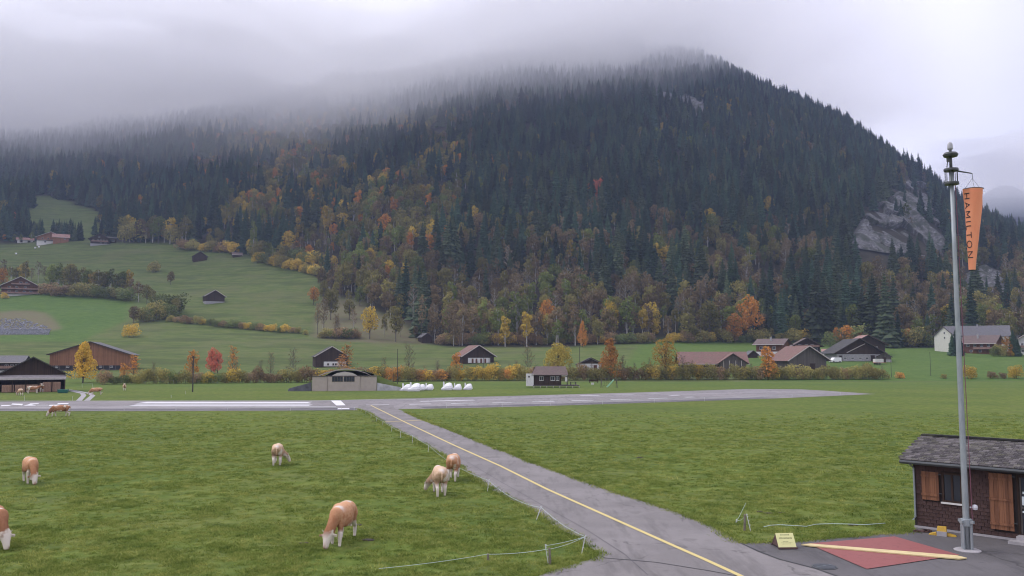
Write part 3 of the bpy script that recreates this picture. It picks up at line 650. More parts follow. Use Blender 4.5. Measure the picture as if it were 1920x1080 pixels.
M_CON = plain('concrete', (.34, .32, .33), .9, .25, 1.5, bump=.01); M_GRAVEL = plain('pale_gravel', (.36, .34, .34), .95, .3, 6)
M_RAIL = wood('balcony_boards', (.20, .12, .10), (.32, .20, .17), .2)

def uvroof(o):
    me = o.data; uv = me.uv_layers.new(name='UVMap')
    for p in me.polygons:
        n = p.normal; u = Vector((0, 0, 1)).cross(n); u = u.normalized() if u.length > .01 else Vector((1, 0, 0)); v = n.cross(u)
        for li in p.loop_indices: c = me.vertices[me.loops[li].vertex_index].co; uv.data[li].uv = (c.dot(u), c.dot(v))
_WIN = {}
def window(parent, x, z, w, h, y=-.0, face='front', W_=0, D_=0, shutters=None, frame=None):
    """framed window set into the wall: frame and glazing bar, pane a sub-part"""
    key = (round(w, 2), round(h, 2), frame.name if frame else '')
    if key not in _WIN:
        b = MB(); f = .07
        b.box2(-w / 2, w / 2, -.06, .02, h - f, h); b.box2(-w / 2, w / 2, -.06, .02, 0, f); b.box2(-w / 2, -w / 2 + f, -.06, .02, f, h - f); b.box2(w / 2 - f, w / 2, -.06, .02, f, h - f); b.box2(-.025, .025, -.05, .02, f, h - f)
        b.box2(-w / 2 - .06, w / 2 + .06, -.10, .01, -.05, -.002)
        wo_ = b.build('window', frame or M_FRW); p = MB().box2(-w / 2 + f, w / 2 - f, -.03, -.012, f, h - f).build('pane', M_GLASS, wo_); _WIN[key] = (wo_, p); wo, pp = wo_, p
    else:
        a, b_ = _WIN[key]; wo = bpy.data.objects.new('window', a.data); C.objects.link(wo); pp = bpy.data.objects.new('pane', b_.data); C.objects.link(pp); pp.parent = wo
    wo.parent = parent
    if face == 'front': wo.location = (x, y, z)
    elif face == 'left': wo.location = (-W_ / 2 + y, x, z); wo.rotation_euler.z = -math.pi / 2
    elif face == 'right': wo.location = (W_ / 2 - y, x, z); wo.rotation_euler.z = math.pi / 2
    return wo
def building(name, label, cat, x, yb, wpx, eave, ridge, depth, rot=0, ridge_along='y', upper='dark', lower=None, lowh=0, roof='dark', over=.9, trim=None, wins=(), balc=(), doors=(), chim=None, wm=None, Yfix=None, group=None, top_over=None, sides=()):
    """eave and ridge heights and width come in photograph pixels at the building's distance; depth in metres"""
    P = at(x, yb, Yfix); s = P.y / F; Wd = wm or wpx * s / max(.35, abs(math.cos(rot))); he = eave * s; hr = ridge * s
    t = thing(name, label, cat, P, rot - math.atan2(P.x, P.y), group); D = depth
    b = MB()
    if ridge_along == 'y': prof = [(-Wd / 2, -3), (Wd / 2, -3), (Wd / 2, he), (0, hr), (-Wd / 2, he)]; b.prism(prof, 0, D)
    else:
        k = [(0, -3), (D, -3), (D, he), (D / 2, hr), (0, he)]; V = [(-Wd / 2, y, z) for y, z in k] + [(Wd / 2, y, z) for y, z in k]
        b.add(V, [(0, 1, 2, 3, 4), (9, 8, 7, 6, 5)] + [(i, i + 5, (i + 1) % 5 + 5, (i + 1) % 5) for i in range(5)])
    b.build('wall', W[upper], t)
    if lower: MB().box2(-Wd / 2 - .05, Wd / 2 + .05, -.05, D + .05, -3, lowh * s).build('base', W[lower], t)
    th = .16; ov = over; to = top_over if top_over is not None else over * 1.1
    b = MB()
    def slab(b, a0, z0, a1, z1, c0, c1, along, th=.16, up=.02):
        n = Vector((-(z1 - z0), 0, a1 - a0)).normalized() * (1 if a1 > a0 else -1)
        pr = [(a0 + n.x * up, z0 + n.z * up), (a1 + n.x * up, z1 + n.z * up), (a1 + n.x * (up + th), z1 + n.z * (up + th)), (a0 + n.x * (up + th), z0 + n.z * (up + th))]
        if along == 'y': b.prism(pr, c0, c1)
        else: V = [(c0, y, z) for y, z in pr] + [(c1, y, z) for y, z in pr]; b.add(V, [(0, 1, 2, 3), (7, 6, 5, 4)] + [(i, i + 4, (i + 1) % 4 + 4, (i + 1) % 4) for i in range(4)])
    if ridge_along == 'y':
        g = (hr - he) / (Wd / 2)
        for sg in (-1, 1): slab(b, sg * (Wd / 2 + ov), he - g * ov, 0, hr, -to, D + to, 'y')
    else:
        g = (hr - he) / (D / 2); slab(b, -ov, he - g * ov, D / 2, hr, -Wd / 2 - to, Wd / 2 + to, 'x'); slab(b, D + ov, he - g * ov, D / 2, hr, -Wd / 2 - to, Wd / 2 + to, 'x')
    r = b.build('roof', RM[roof], t); uvroof(r)
    if trim is not None:
        b = MB(); m = M_TRIM if trim == 'pale' else M_DTRIM; 
        if ridge_along == 'y':
            for sg in (-1, 1): slab(b, sg * (Wd / 2 + ov), he - g * ov, 0, hr, -to - .06, -to - .003, 'y', .30, -.06)
        else:
            b.box2(-Wd / 2 - to, Wd / 2 + to, -ov - .1, -ov - .003, he - g * ov - .1, he - g * ov + .16)
        b.build('eaves_board', m, t)
    if chim: MB().box2(chim[0] - .35, chim[0] + .35, chim[1] - .35, chim[1] + .35, he, hr + chim[2]).build('chimney', W['stone'], r)
    for w in wins:
        fx, fz, ww, hh = w[:4]; window(t, fx * Wd / 2, fz * s, ww, hh, -.055 if lower else -.003, frame=w[4] if len(w) > 4 else None)
    for fy, fz, ww, hh, fc in sides: window(t, fy * D, fz * s, ww, hh, -.055 if lower else -.003, fc, Wd, D)
    for d in doors:
        fx, ww, hh = d[:3]; q = MB().box2(-ww / 2, ww / 2, -.10, -.055, 0, hh); q.box2(-ww / 2 - .1, ww / 2 + .1, -.085, -.052, hh + .002, hh + .12); q = q.build('door', W['dark'] if len(d) < 4 else W[d[3]], t); q.location = (fx * Wd / 2, 0, -.05)
        MB().box2(ww * .3, ww * .3 + .1, -.16, -.102, hh * .45, hh * .5).build('handle', M_DTRIM, q)
    for (bx0, bx1, bz) in balc:
        x0, x1, z0 = bx0 * Wd / 2, bx1 * Wd / 2, bz * s; q = MB(); q.box2(x0, x1, -1.3, -.06, z0 - .18, z0)
        q = q.build('balcony', W['dark'], t); rl = MB(); rl.box2(x0, x1, -1.34, -1.28, z0 + .12, z0 + .95); rl.box2(x0 - .03, x1 + .03, -1.38, -1.25, z0 + .97, z0 + 1.05)
        n = max(2, int((x1 - x0) / 1.8))
        for i in range(n + 1): xx = x0 + (x1 - x0) * i / n; rl.box2(xx - .05, xx + .05, -1.27, -1.17, z0, z0 + .95)
        rl.build('railing', M_RAIL, q)
    return t
B = building
# ---- valley floor, left to right
def bank_clear(): pass
t = B('cattle_barn', 'long barn of warm brown boards with a low grey roof, behind the yellow conical tree', 'barn', 168, 694, 134, 30, 53, 16, R(-12), upper='warm', roof='grey', over=1.0, trim='dark', wins=(), Yfix=322,
      top_over=1.2)
s = 322 / F; Wd = 134 * s / math.cos(R(12))
q = MB(); q.box2(-Wd / 2 + 1, Wd / 2 - .8, -.12, -.01, -.2, 1.9); q.build('opening_shade_panel', plain('stable_shade', (.02, .018, .02), .9), t)  # near-black panel on the closed wall paints the shade of an open stable
q = MB()
for i in range(12): q.box2(-Wd / 2 + 1.4 + i * (Wd - 4) / 11 - .1, -Wd / 2 + 1.4 + i * (Wd - 4) / 11 + .1, -.22, -.13, -.2, 1.9)
q.box2(-Wd / 2 + 1, Wd / 2 - .8, -.26, -.23, -.3, .35); q.build('stable_posts', W['grey'], t)
for i in range(7): window(t, -Wd / 2 + 2.5 + i * (Wd - 5) / 6, 1.15, 1.0, .6, -.20)
t = B('farmhouse', 'dark chalet with a grey roof at the left edge above the open shed', 'chalet', 2, 692, 58, 22, 32, 12, R(-12), 'x', 'dark', 'white', 5, 'grey', 1.6, 'pale', wins=[(.3, 9, 1.1, 1.3), (.6, 9, 1.1, 1.3), (.86, 9, 1.1, 1.3), (.5, 1, .9, .8)], balc=[(-.9, .95, 8)], Yfix=300)
t = B('field_barn', 'small black barn with white stable wall beside a brown leafed tree', 'barn', 622, 690, 60, 20, 38, 9, R(8), upper='dark', lower=None, roof='dark', over=.5, trim='pale', Yfix=345)
s = 345 / F; MB().box2(-3.2, 5.6, -.07, -.01, .3, 2.2).build('plaster_strip', W['white'], t)
for k, x_ in enumerate((-1.5, .6, 1.6, 3.6, 4.8)): window(t, x_, .7, .7, .8, -.075, frame=W['red'])
t = B('field_barn', 'black barn with a red left roof slope and white lower wall in the middle meadow', 'barn', 897, 684, 58, 14, 33, 11, R(20), upper='dark', roof='red', over=1.0, trim='pale', Yfix=357)
MB().box2(-4.6, 5.2, -.07, -.01, .1, 2.2).build('plaster_strip', W['white'], t)
for x_ in (-2.6, -.9, 1.2, 3.0): MB().box2(x_ - .4, x_ + .4, -.12, -.075, .1, 1.9).build('door', W['red'], t)
MB().box2(5.2, 6.3, 0, 7, .0, 2.6).box2(5.1, 6.4, -.1, 7.1, 2.6, 2.75).build('lean_to', W['grey'], t)
t = B('field_barn', 'small white walled barn with dark gable half hidden by the orange tree', 'barn', 1108, 692, 46, 12, 23, 7, R(4), upper='white', lower='white', lowh=11, roof='dark', over=.9, trim='dark', wins=[(-.4, 2, 1, 1, W['dark'])], doors=[(.35, 1.2, 1.9, 'red')], Yfix=318)
MB().prism([(-4.2, 2.5), (4.2, 2.5), (0, 4.35)], -.05, -.01).build('dark_gable', W['dark'], t)
t = B('long_barn', 'long low red roofed barn with cross gable behind the yellow hedge', 'barn', 1338, 693, 118, 18, 37, 10, R(9), 'x', 'dark', None, 0, 'red', 1.0, 'pale', Yfix=305, wins=[(.2, 4, 1.2, .9), (-.2, 4, 1.2, .9)])
s = 305 / F; t2 = MB(); g0 = 3.4
q = MB().prism([(6.4 - 4.6, -1), (6.4 + 4.6, -1), (6.4 + 4.6, g0), (6.4, g0 + 3.0), (6.4 - 4.6, g0)], -2.2, 4).build('cross_gable', W['grey'], t)
q = MB(); 
for sg in (-1, 1): q.prism([(6.4 + sg * 5.5, g0 - .6), (6.4, g0 + 3.05), (6.4, g0 + 3.25), (6.4 + sg * 5.5, g0 - .4)], -3.2, 5)
uvroof(q.build('cross_roof', RM['red'], t))
q = MB()
for x_ in (3.2, 5.2, 7.4, 9.4): q.box2(x_ - .1, x_ + .1, -2.32, -2.21, 0, g0 + .6)
q.build('corner_post', M_TRIM, t)
B('field_barn', 'dark roofed hut peeping over the long red roof', 'barn', 1328, 660, 40, 8, 15, 8, 0, upper='dark', roof='grey', over=1, trim='dark', Yfix=350)
t = B('field_barn', 'old brown plank barn with a rosy roof standing at the hedge', 'barn', 1515, 694, 66, 22, 46, 12, R(34), upper='grey', roof='red', over=1.3, trim='pale', Yfix=306, wins=[(-.3, 8, .8, .8, W['dark'])], doors=[(.25, 2.2, 2.6)])
t = B('farmhouse', 'brown chalet with white ground floor and rust roof, left of the farm houses', 'chalet', 1442, 664, 46, 24, 33, 11, R(-18), 'x', 'red', 'white', 9, 'brown', 1.2, 'pale', Yfix=372, wins=[(-.6, 13, 1.4, 1.3), (-.1, 13, 1.4, 1.3), (.4, 13, 1.4, 1.3), (.2, 2, 1, 1), (.65, 2, 1, 1)], chim=(0, 3, .9))
B('shed', 'little lean shed with an orange roof between two chalets', 'shed', 1478, 660, 20, 9, 14, 6, R(10), 'x', 'red', None, 0, 'pink', .6, 'pale', Yfix=380)
t = B('farmhouse', 'broad gabled brown chalet with two rows of windows at the forest foot', 'chalet', 1513, 650, 46, 14, 27, 11, R(8), upper='dark', lower=None, roof='brown', over=1.6, trim='dark', Yfix=395, wins=[(-.55, 11, 1.2, 1.1), (-.05, 11, 1.2, 1.1), (.4, 11, 1.2, 1.1), (-.3, 4, 1.2, 1.2), (.3, 4, 1.2, 1.2), (.7, 4, 1.2, 1.2)], balc=[(-.95, .95, 10)])
B('garage', 'low white garage with rosy roof beside the big dark farmhouse', 'garage', 1556, 664, 26, 9, 13, 6, 0, 'x', 'white', None, 0, 'pink', .5, 'pale', Yfix=372, doors=[(0, 2.4, 2.0), (.62, 1, 1.9)])
t = B('farmhouse', 'big dark weathered farm barn with a ramp beam across its gable and pale stone base', 'barn', 1611, 672, 78, 18, 42, 15, R(20), upper='dark', lower='stone', lowh=13, roof='dark', over=1.6, trim='dark', Yfix=345, wins=[(-.62, 3, 1, .9), (-.3, 3, 1, .9), (.05, 3, 1, .9), (.35, 3, 1, .9)], doors=[(-.82, 1.2, 2.2), (.6, 1.6, 2.3)])
q = MB(); q.tube([(-5, -.35, 3.4), (2.4, -.35, 7.0)], .16, 4); q.build('diagonal_beam', M_TRIM, t)
B('farmhouse', 'brown chalet whose rosy roof shows behind the big dark farm barn', 'chalet', 1628, 662, 58, 22, 38, 12, R(16), upper='dark', roof='pink', over=1.6, trim='dark', Yfix=375, wins=[(.5, 12, 1.1, 1.1)])
B('shed', 'small gabled stone shed at the right end of the farmyard', 'shed', 1658, 672, 24, 10, 17, 6, 0, upper='grey', lower='stone', lowh=5, roof='brown', over=.5, trim='dark', Yfix=340, doors=[(0, 1.2, 1.8)])
t = B('house', 'tall cream gabled house with long violet grey roof and two small attic windows', 'house', 1771, 655, 38, 30, 47, 30, R(-48), upper='cream', roof='grey', over=.5, trim='dark', Yfix=400, wins=[(.05, 33, .9, 1.1), (.05, 24, .9, 1.1)], wm=12.5)
B('house', 'long grey roofed farm wing reaching right from the cream house', 'house', 1835, 652, 100, 28, 46, 12, R(2), 'x', 'cream', None, 0, 'grey', .8, 'dark', Yfix=415, wins=[(.6, 18, 1, 1.1), (.8, 18, 1, 1.1)], chim=(0, 5, .8))
t = B('farmhouse', 'low brown chalet with white balcony front before the long grey roof', 'chalet', 1835, 657, 50, 22, 34, 9, R(-20), 'x', 'red', None, 0, 'brown', 1.3, 'pale', Yfix=385, wins=[(-.7, 13, 1.2, 1.2), (-.25, 13, 1.2, 1.2), (.2, 13, 1.2, 1.2), (.65, 13, 1.2, 1.2), (-.5, 3, 1.1, 1), (.1, 3, 1.1, 1)], chim=(-1, 2.5, .7), balc=[(-.3, 1, 8)])
B('house', 'white walled house with dark roof cut by the right edge', 'house', 1932, 655, 50, 26, 42, 11, R(-14), upper='white', roof='brown', over=1.2, trim='pale', Yfix=380, wins=[(-.5, 18, 1, 1.1), (-.5, 6, 1, 1.1)], balc=[(-.9, 0, 14)])
# ---- hillside
t = B('chalet', 'broad chalet with three balcony rails at the left edge of the hillside', 'chalet', 38, 554, 62, 18, 35, 12, R(-6), upper='red', lower='white', lowh=4, roof='brown', over=2.0, trim='pale', wins=[(-.6, 5, 1.5, 1.4), (-.2, 5, 1.5, 1.4), (.2, 5, 1.5, 1.4), (.55, 5, 1.5, 1.4), (-.6, 13, 1.5, 1.4), (-.2, 13, 1.5, 1.4), (.25, 13, 1.5, 1.4), (0, 22, 1.8, 1.3), (.3, 22, 1.2, 1.3)], balc=[(-1, 1, 11), (-1.25, 1.3, 3.2), (-.5, .5, 20)])
t = B('chalet', 'light brown chalet with white ground floor on the crest of the meadow', 'chalet', 95, 457, 46, 12, 22, 12, R(-4), upper='warm', lower='white', lowh=6, roof='pink', over=1.8, trim='pale', wins=[(-.6, 8, 1.4, 1.4), (-.2, 8, 1.4, 1.4), (.2, 8, 1.4, 1.4), (.6, 8, 1.4, 1.4), (-.4, 1.6, 1.6, 1.4), (.3, 1.6, 2.4, 1.4)], balc=[(-.95, .95, 6)])
B('chalet', 'rear wing with a rosy roof behind the light brown crest chalet', 'chalet', 114, 456, 26, 12, 18, 8, 0, 'x', 'warm', None, 0, 'pink', 1, 'pale', wins=[(.5, 7, 1.4, 1.3)])
B('garage', 'low white garage with a rose red roof at the left end of the crest', 'garage', 47, 455, 26, 6, 10, 6, 0, 'x', 'white', None, 0, 'pink', 1, 'pale', doors=[(-.5, 2.4, 2.0), (.5, 2.4, 2.0)])
t = B('chalet', 'dark chalet with rows of small white shutters on the meadow crest', 'chalet', 187, 460, 32, 13, 22, 12, R(-6), upper='dark', lower='stone', lowh=3, roof='dark', over=1.8, trim='dark', wins=[(-.7, 8, 1.3, 1.3), (-.2, 8, 1.3, 1.3), (.1, 8, 1.3, 1.3), (.45, 8, 1.3, 1.3), (.75, 8, 1.3, 1.3), (-.1, 15, 1.6, 1.2), (.1, 2.6, 1.5, 1.3), (.6, 2.6, 1.5, 1.3)], balc=[(-.9, .9, 6.5)])
B('shed', 'dark annex with white panels right of the dark crest chalet', 'shed', 208, 456, 18, 10, 13, 7, 0, 'x', 'dark', None, 0, 'dark', .8, 'dark', wins=[(-.5, 3, 2, 1.8), (.4, 3, 2.2, 1.8)])
B('hay_hut', 'weathered hay hut with a bush before its wall, high on the meadow', 'hut', 375, 490, 24, 10, 18, 7, R(8), upper='dark', roof='dark', over=.9, trim='dark')
B('hay_hut', 'tiny low hut with a brown roof at the upper forest edge', 'hut', 445, 482, 16, 5, 9, 5, R(6), 'x', upper='dark', roof='brown', over=.8, trim='pale')
B('hay_hut', 'black hay hut on a stone footing alone in the sloping meadow', 'hut', 403, 569, 34, 14, 25, 8, R(12), upper='dark', lower='stone', lowh=4, roof='dark', over=.8, trim='pale')
B('hay_hut', 'small grey hut half hidden among bare trees at the forest foot', 'hut', 801, 643, 18, 11, 18, 6, R(22), upper='dark', roof='grey', over=.5, trim='dark')
B('hay_hut', 'dark boat shaped hut between the hedge and the orange tree', 'hut', 1412, 662, 16, 6, 13, 5, R(20), upper='dark', roof='grey', over=.6, trim='dark', Yfix=365)

# ---- open shed with firewood at the left
P = at(60, 735); s = P.y / F; Wd = 108 * s
t = thing('open_shed', 'dark open fronted shed with pale awning and firewood stacks by the runway', 'shed', P, -math.atan2(P.x, P.y))
he, hr = 3.9, 7.4
q = MB(); q.prism([(-Wd / 2, he - .3), (Wd / 2, he - .3), (Wd / 2, he), (0, hr), (-Wd / 2, he)], 0, .2); q.box2(-Wd / 2, Wd / 2, 8.8, 9, -.2, he); q.box2(-Wd / 2, -Wd / 2 + .15, 0.22, 8.8, -.2, he); q.box2(Wd / 2 - .15, Wd / 2, .22, 8.8, -.2, he); q.prism([(-Wd / 2, he), (Wd / 2, he), (0, hr)], 8.8, 9)
q.build('wall', W['dark'], t)
q = MB(); g = (hr - he) / (Wd / 2)
for sg in (-1, 1): q.prism([(sg * (Wd / 2 + 1.3), he - g * 1.3 + .02), (0, hr + .03), (0, hr + .22), (sg * (Wd / 2 + 1.3), he - g * 1.3 + .20)], -1.2, 9.8)
uvroof(q.build('roof', RM['dark'], t))
q = MB(); q.add([(-Wd / 2 - .2, -1.9, he - .9), (Wd / 2 + .1, -1.9, he - .9), (Wd / 2 + .1, -.05, he - .25), (-Wd / 2 - .2, -.05, he - .25)], [(0, 1, 2, 3)]); q.box2(-Wd / 2 - .2, Wd / 2 + .1, -1.98, -1.9, he - 1.25, he - .85); q.build('awning', plain('pale_sheet_metal', (.42, .38, .38), .6, .25, 2), t)
for i in range(6): x_ = -Wd / 2 + .1 + i * (Wd - .2) / 5; MB().box2(x_ - .1, x_ + .1, -1.85, -1.65, -.1, he - .95).build('post', W['dark'], t)
M_LOG = plain('split_logs', (.36, .22, .16), .9, .4, 9)
for i, (x0, x1, h) in enumerate([(-5.6, -3.4, 1.5), (-3.2, -.6, 1.6), (-.4, 1.8, 1.6), (2.0, 5.3, 2.1)]):
    q = MB(); r_ = random.Random(i)
    for a in np.arange(x0, x1, .28):
        for z in np.arange(.08, h, .26): q.box((a + .13, -1.2 + r_.uniform(-.06, .06), z + .12), (.25, .9, .23), 0)
    o = q.build('firewood_stack', M_LOG); o.location = P; o.rotation_euler.z = -math.atan2(P.x, P.y)
    tag(o, ['short firewood stack at the left end of the open shed', 'firewood stack behind the small white calf in the open shed', 'firewood stack behind the red and white cow', 'tallest firewood stack near the right post of the open shed'][i], 'firewood', 'firewood stacks under the awning')
M_BLUE = plain('blue_plastic', (.03, .06, .30), .5, .1); M_GRN = plain('green_plastic', (.02, .13, .11), .5, .15)
q = MB().lathe([(.28, 0), (.30, .1), (.28, .3), (.30, .5), (.28, .75), (.27, .9), (.2, .92)]).build('barrel', M_BLUE); q.location = at(113, 731); tag(q, 'blue plastic barrel at the right corner of the open shed', 'barrel')
P2 = at(118, 737); t = thing('water_trough', 'teal green water trough on the grass beside the open shed', 'trough', P2, R(5))
q = MB(); q.add([(-.9, -.4, .1), (.9, -.4, .1), (.9, .4, .1), (-.9, .4, .1), (-1, -.5, .75), (1, -.5, .75), (1, .5, .75), (-1, .5, .75), (-.92, -.42, .72), (.92, -.42, .72), (.92, .42, .72), (-.92, .42, .72), (-.85, -.35, .2), (.85, -.35, .2), (.85, .35, .2), (-.85, .35, .2)],
    [(0, 1, 2, 3), (0, 1, 5, 4), (1, 2, 6, 5), (2, 3, 7, 6), (3, 0, 4, 7), (4, 5, 9, 8), (5, 6, 10, 9), (6, 7, 11, 10), (7, 4, 8, 11), (8, 9, 13, 12), (9, 10, 14, 13), (10, 11, 15, 14), (11, 8, 12, 15), (12, 13, 14, 15)]); q.build('tub', M_GRN, t)
MB().box2(-.8, .8, -.35, .35, -.02, .1).build('foot', W['dark'], t)
# wheel tracks to the shed and grazing posts behind the runway
strip('track', [(148, 751.5), (157, 742), (155, 738), (135, 733.5), (118, 732)], .9, M_CON, .03); strip('track', [(163, 751.5), (174, 742), (168, 738), (146, 733.5), (130, 731)], .9, M_CON, .034)

# ---- earth covered hangar
P = at(646, 733); s = P.y / F; Wd = 118 * s
t = thing('hangar', 'low beige earth covered hangar with sliding doors under a grassy mound', 'hangar', P, -math.atan2(P.x, P.y))
M_BEI = plain('beige_door', (.40, .34, .30), .75, .08, 1.2); M_BEI2 = plain('beige_door_light', (.46, .42, .38), .75, .08, 1.2); h = 27 * s
q = []
for x0, x1, m, y0 in ((-Wd / 2, -Wd * .26, M_BEI, -.10), (-Wd * .26, Wd * .24, M_BEI, -.24), (Wd * .24, Wd / 2, M_BEI, -.10)):
    q.append(MB().box2(x0 + .05, x1 - .05, y0 - .1, y0, 0, h).build('sliding_door', m, t))
b = MB(); b.box2(-Wd / 2, Wd / 2, 0, .3, 0, h + .15)
b.prism([(-Wd * .2, h + .15), (Wd * .2, h + .15), (Wd * .12, h + .75), (0, h + 1.05), (-Wd * .12, h + .75)], -.3, .3); b.build('front_wall', M_BEI2, t)
b = MB(); b.box2(-Wd / 2 - .1, Wd / 2 + .1, -.42, -.02, h + .02, h + .14); b.build('door_rail', M_DTRIM, t)
for i in range(8):
    x_ = -Wd * .175 + i * Wd * .042 + (.18 if i >= 4 else 0); f = MB(); w_ = Wd * .04; f.box2(x_ - w_ / 2, x_ + w_ / 2, -.42, -.36, h - 1.15, h - .02)
    f = f.build('window', M_DTRIM, t); MB().box2(x_ - w_ / 2 + .05, x_ + w_ / 2 - .05, -.44, -.425, h - 1.08, h - .09).build('pane', M_GLASS, f)
MB().add([(-Wd * .43, -.05, h - .1), (-Wd * .3, -.35, h + .6), (-Wd * .12, -.5, h + 1.3), (Wd * .02, -.5, h + 1.55), (Wd * .17, -.5, h + 1.3), (Wd * .32, -.35, h + .7), (Wd * .42, -.05, h - .05), (Wd * .42, .6, h + .1), (Wd * .32, .6, h + .95), (Wd * .17, .6, h + 1.5), (Wd * .02, .6, h + 1.8), (-Wd * .12, .6, h + 1.5), (-Wd * .3, .6, h + .9), (-Wd * .43, .6, h)],
    [(0, 1, 12, 13), (1, 2, 11, 12), (2, 3, 10, 11), (3, 4, 9, 10), (4, 5, 8, 9), (5, 6, 7, 8)]).build('roof_edge', plain('tar_edge', (.12, .10, .085), .9, .4, 1), t)
# mound
nx, ny = 50, 24; gx_, gy_ = np.meshgrid(np.linspace(-13.5, 17, nx), np.linspace(.3, 22, ny), indexing='ij')
w_ = np.where(gx_ < 0, 11.5, 16.5); top = np.clip(np.cos(np.clip(np.abs(gx_ - .3) / w_, 0, 1) * math.pi) * .5 + .5, 0, 1) ** .8
zz = (h + 1.75) * top * np.clip((22 - gy_) / 12, 0, 1) + fbm(gx_ / 2, gy_ / 2, 3) * .35 - .25
zz[:, 0] = np.where(np.abs(gx_[:, 0]) > Wd / 2 - .3, -.3, zz[:, 0]); zz[:, 0] = np.where((np.abs(gx_[:, 0]) <= Wd / 2 - .3), np.minimum(zz[:, 0], h + 1.2), zz[:, 0]); idx = np.arange(nx * ny).reshape(nx, ny); Qm = np.stack([idx[:-1, :-1], idx[1:, :-1], idx[1:, 1:], idx[:-1, 1:]], -1).reshape(-1, 4)
me = npmesh('grass_mound', np.stack([gx_, gy_, zz], -1).reshape(-1, 3), Qm); 
for nm in ('forest', 'scrub', 'lush', 'olive'):
    a_ = me.attributes.new(nm, 'FLOAT', 'POINT'); a_.data.foreach_set('value', np.full(nx * ny, .7 if nm == 'olive' else 0, np.float32))
o = link('grass_mound', me, bpy.data.materials['grassland'], t, True)
MB().prism([(Wd / 2 + .12, 0), (Wd / 2 + 5.6, 0), (Wd / 2 + 5.4, .7), (Wd / 2 + .12, h * .55)], -.2, .25).build('wing_wall', plain('stained_concrete', (.42, .41, .44), .9, .35, .8), t)
MB().prism([(-Wd / 2 - .12, 0), (-Wd / 2 - 5.2, 0), (-Wd / 2 - 5, .6), (-Wd / 2 - .12, h * .6)], .1, .5).build('wing_wall', plain('mossy_concrete', (.10, .10, .12), .9, .5, .8), t)

# ---- seven covered gliders
M_TARP = plain('white_tarpaulin', (.78, .77, .80), .55, .10, 1.2, bump=.03)
def glider(px, py, wpx, hpx, rz, label, fat=1.0, brown=False):
    P = at(px, py); s = P.y / F; Lg = wpx * s; H = hpx * s
    t = thing('covered_aircraft', label, 'covered aircraft', P, rz, 'aircraft parked under white covers')
    # fin at the left, hump of the covered cockpit at the right, skirt to the ground: profile loft
    st = [(-.50, .12, .30, .10), (-.42, .30, .40, .10), (-.30, .40, .46, .12), (-.15, .70, .7 * fat, .12), (0, .84, .9 * fat, .12), (.2, .90, 1.0 * fat, .12), (.36, .86, .95 * fat, .14), (.44, .66, .8 * fat, .2), (.5, .40, .5, .24)]
    V = []; n = 10; rr = random.Random(px)
    for fx, top, hw, bot in st:
        for j in range(n):
            a = math.pi * j / (n - 1); V.append((fx * Lg, -math.cos(a) * hw * (1.0 + .18 * math.cos(2 * a)), bot * H * .6 + (top * H - bot * H * .6) * math.sin(a) ** .55 + rr.uniform(-.05, .05)))
    Fs = [(i * n + j, i * n + j + 1, (i + 1) * n + j + 1, (i + 1) * n + j) for i in range(len(st) - 1) for j in range(n - 1)] + [(i * n, (i + 1) * n, (i + 1) * n + n - 1, i * n + n - 1) for i in range(len(st) - 1)] + [tuple(range(n)), tuple((len(st) - 1) * n + j for j in range(n))]
    MB().add(V, Fs).build('cover', M_TARP, t)
    MB().add([(-.34 * Lg, -.07, .3 * H), (-.18 * Lg, -.07, .3 * H), (-.22 * Lg, -.07, 1.0 * H), (-.33 * Lg, -.07, 1.02 * H), (-.34 * Lg, .07, .3 * H), (-.18 * Lg, .07, .3 * H), (-.22 * Lg, .07, 1.0 * H), (-.33 * Lg, .07, 1.02 * H)], [(0, 1, 2, 3), (7, 6, 5, 4), (0, 1, 5, 4), (1, 2, 6, 5), (2, 3, 7, 6), (3, 0, 4, 7)]).build('fin_cover', M_TARP, t)
    MB().prism([(-.44 * Lg, .06), (.42 * Lg, .06), (.46 * Lg, .5 * H * .55), (-.5 * Lg, .5 * H * .4)], -1.0 * fat - .55, -.98 * fat + -.35).build('wing_cover', plain('shade_grey_tarpaulin', (.55, .53, .58), .6, .2, 1.5), t)  # shading of the covers' underside put into this greyer tarpaulin colour
    for fx in (-.2, .25): MB().lathe([(.02, -.08), (.2, -.08), (.22, 0), (.2, .08), (.02, .08)], (0, 0, 0), 10).build('wheel', M_DTRIM, t).location = (fx * Lg, 0, .2)
    for w in t.children:
        if w.name.startswith('wheel'): w.rotation_euler.x = math.pi / 2
    return t
for px, py, w, hh, lab, fat in [(762, 733, 24, 14, 'leftmost white covered aircraft with upright fin cover, next to the tallest cover', .8), (777, 733.5, 26, 16.5, 'rounded tall white covered aircraft partly behind the leftmost one', 1.3), (789, 732, 18, 13, 'covered aircraft with a rusty stain on its fin cover', .8), (804, 731.5, 18, 13, 'rightmost covered aircraft of the left four', .8),
        (838, 731.5, 22, 15.5, 'tallest covered aircraft of the right three', 1.1), (857, 731.5, 17, 13, 'middle covered aircraft of the right three', .8), (877, 731, 17.5, 13, 'white covered aircraft standing alone at the right end of the row', .8)]:
    glider(px, py, w, hh, R(random.uniform(-4, 4)), lab, fat)

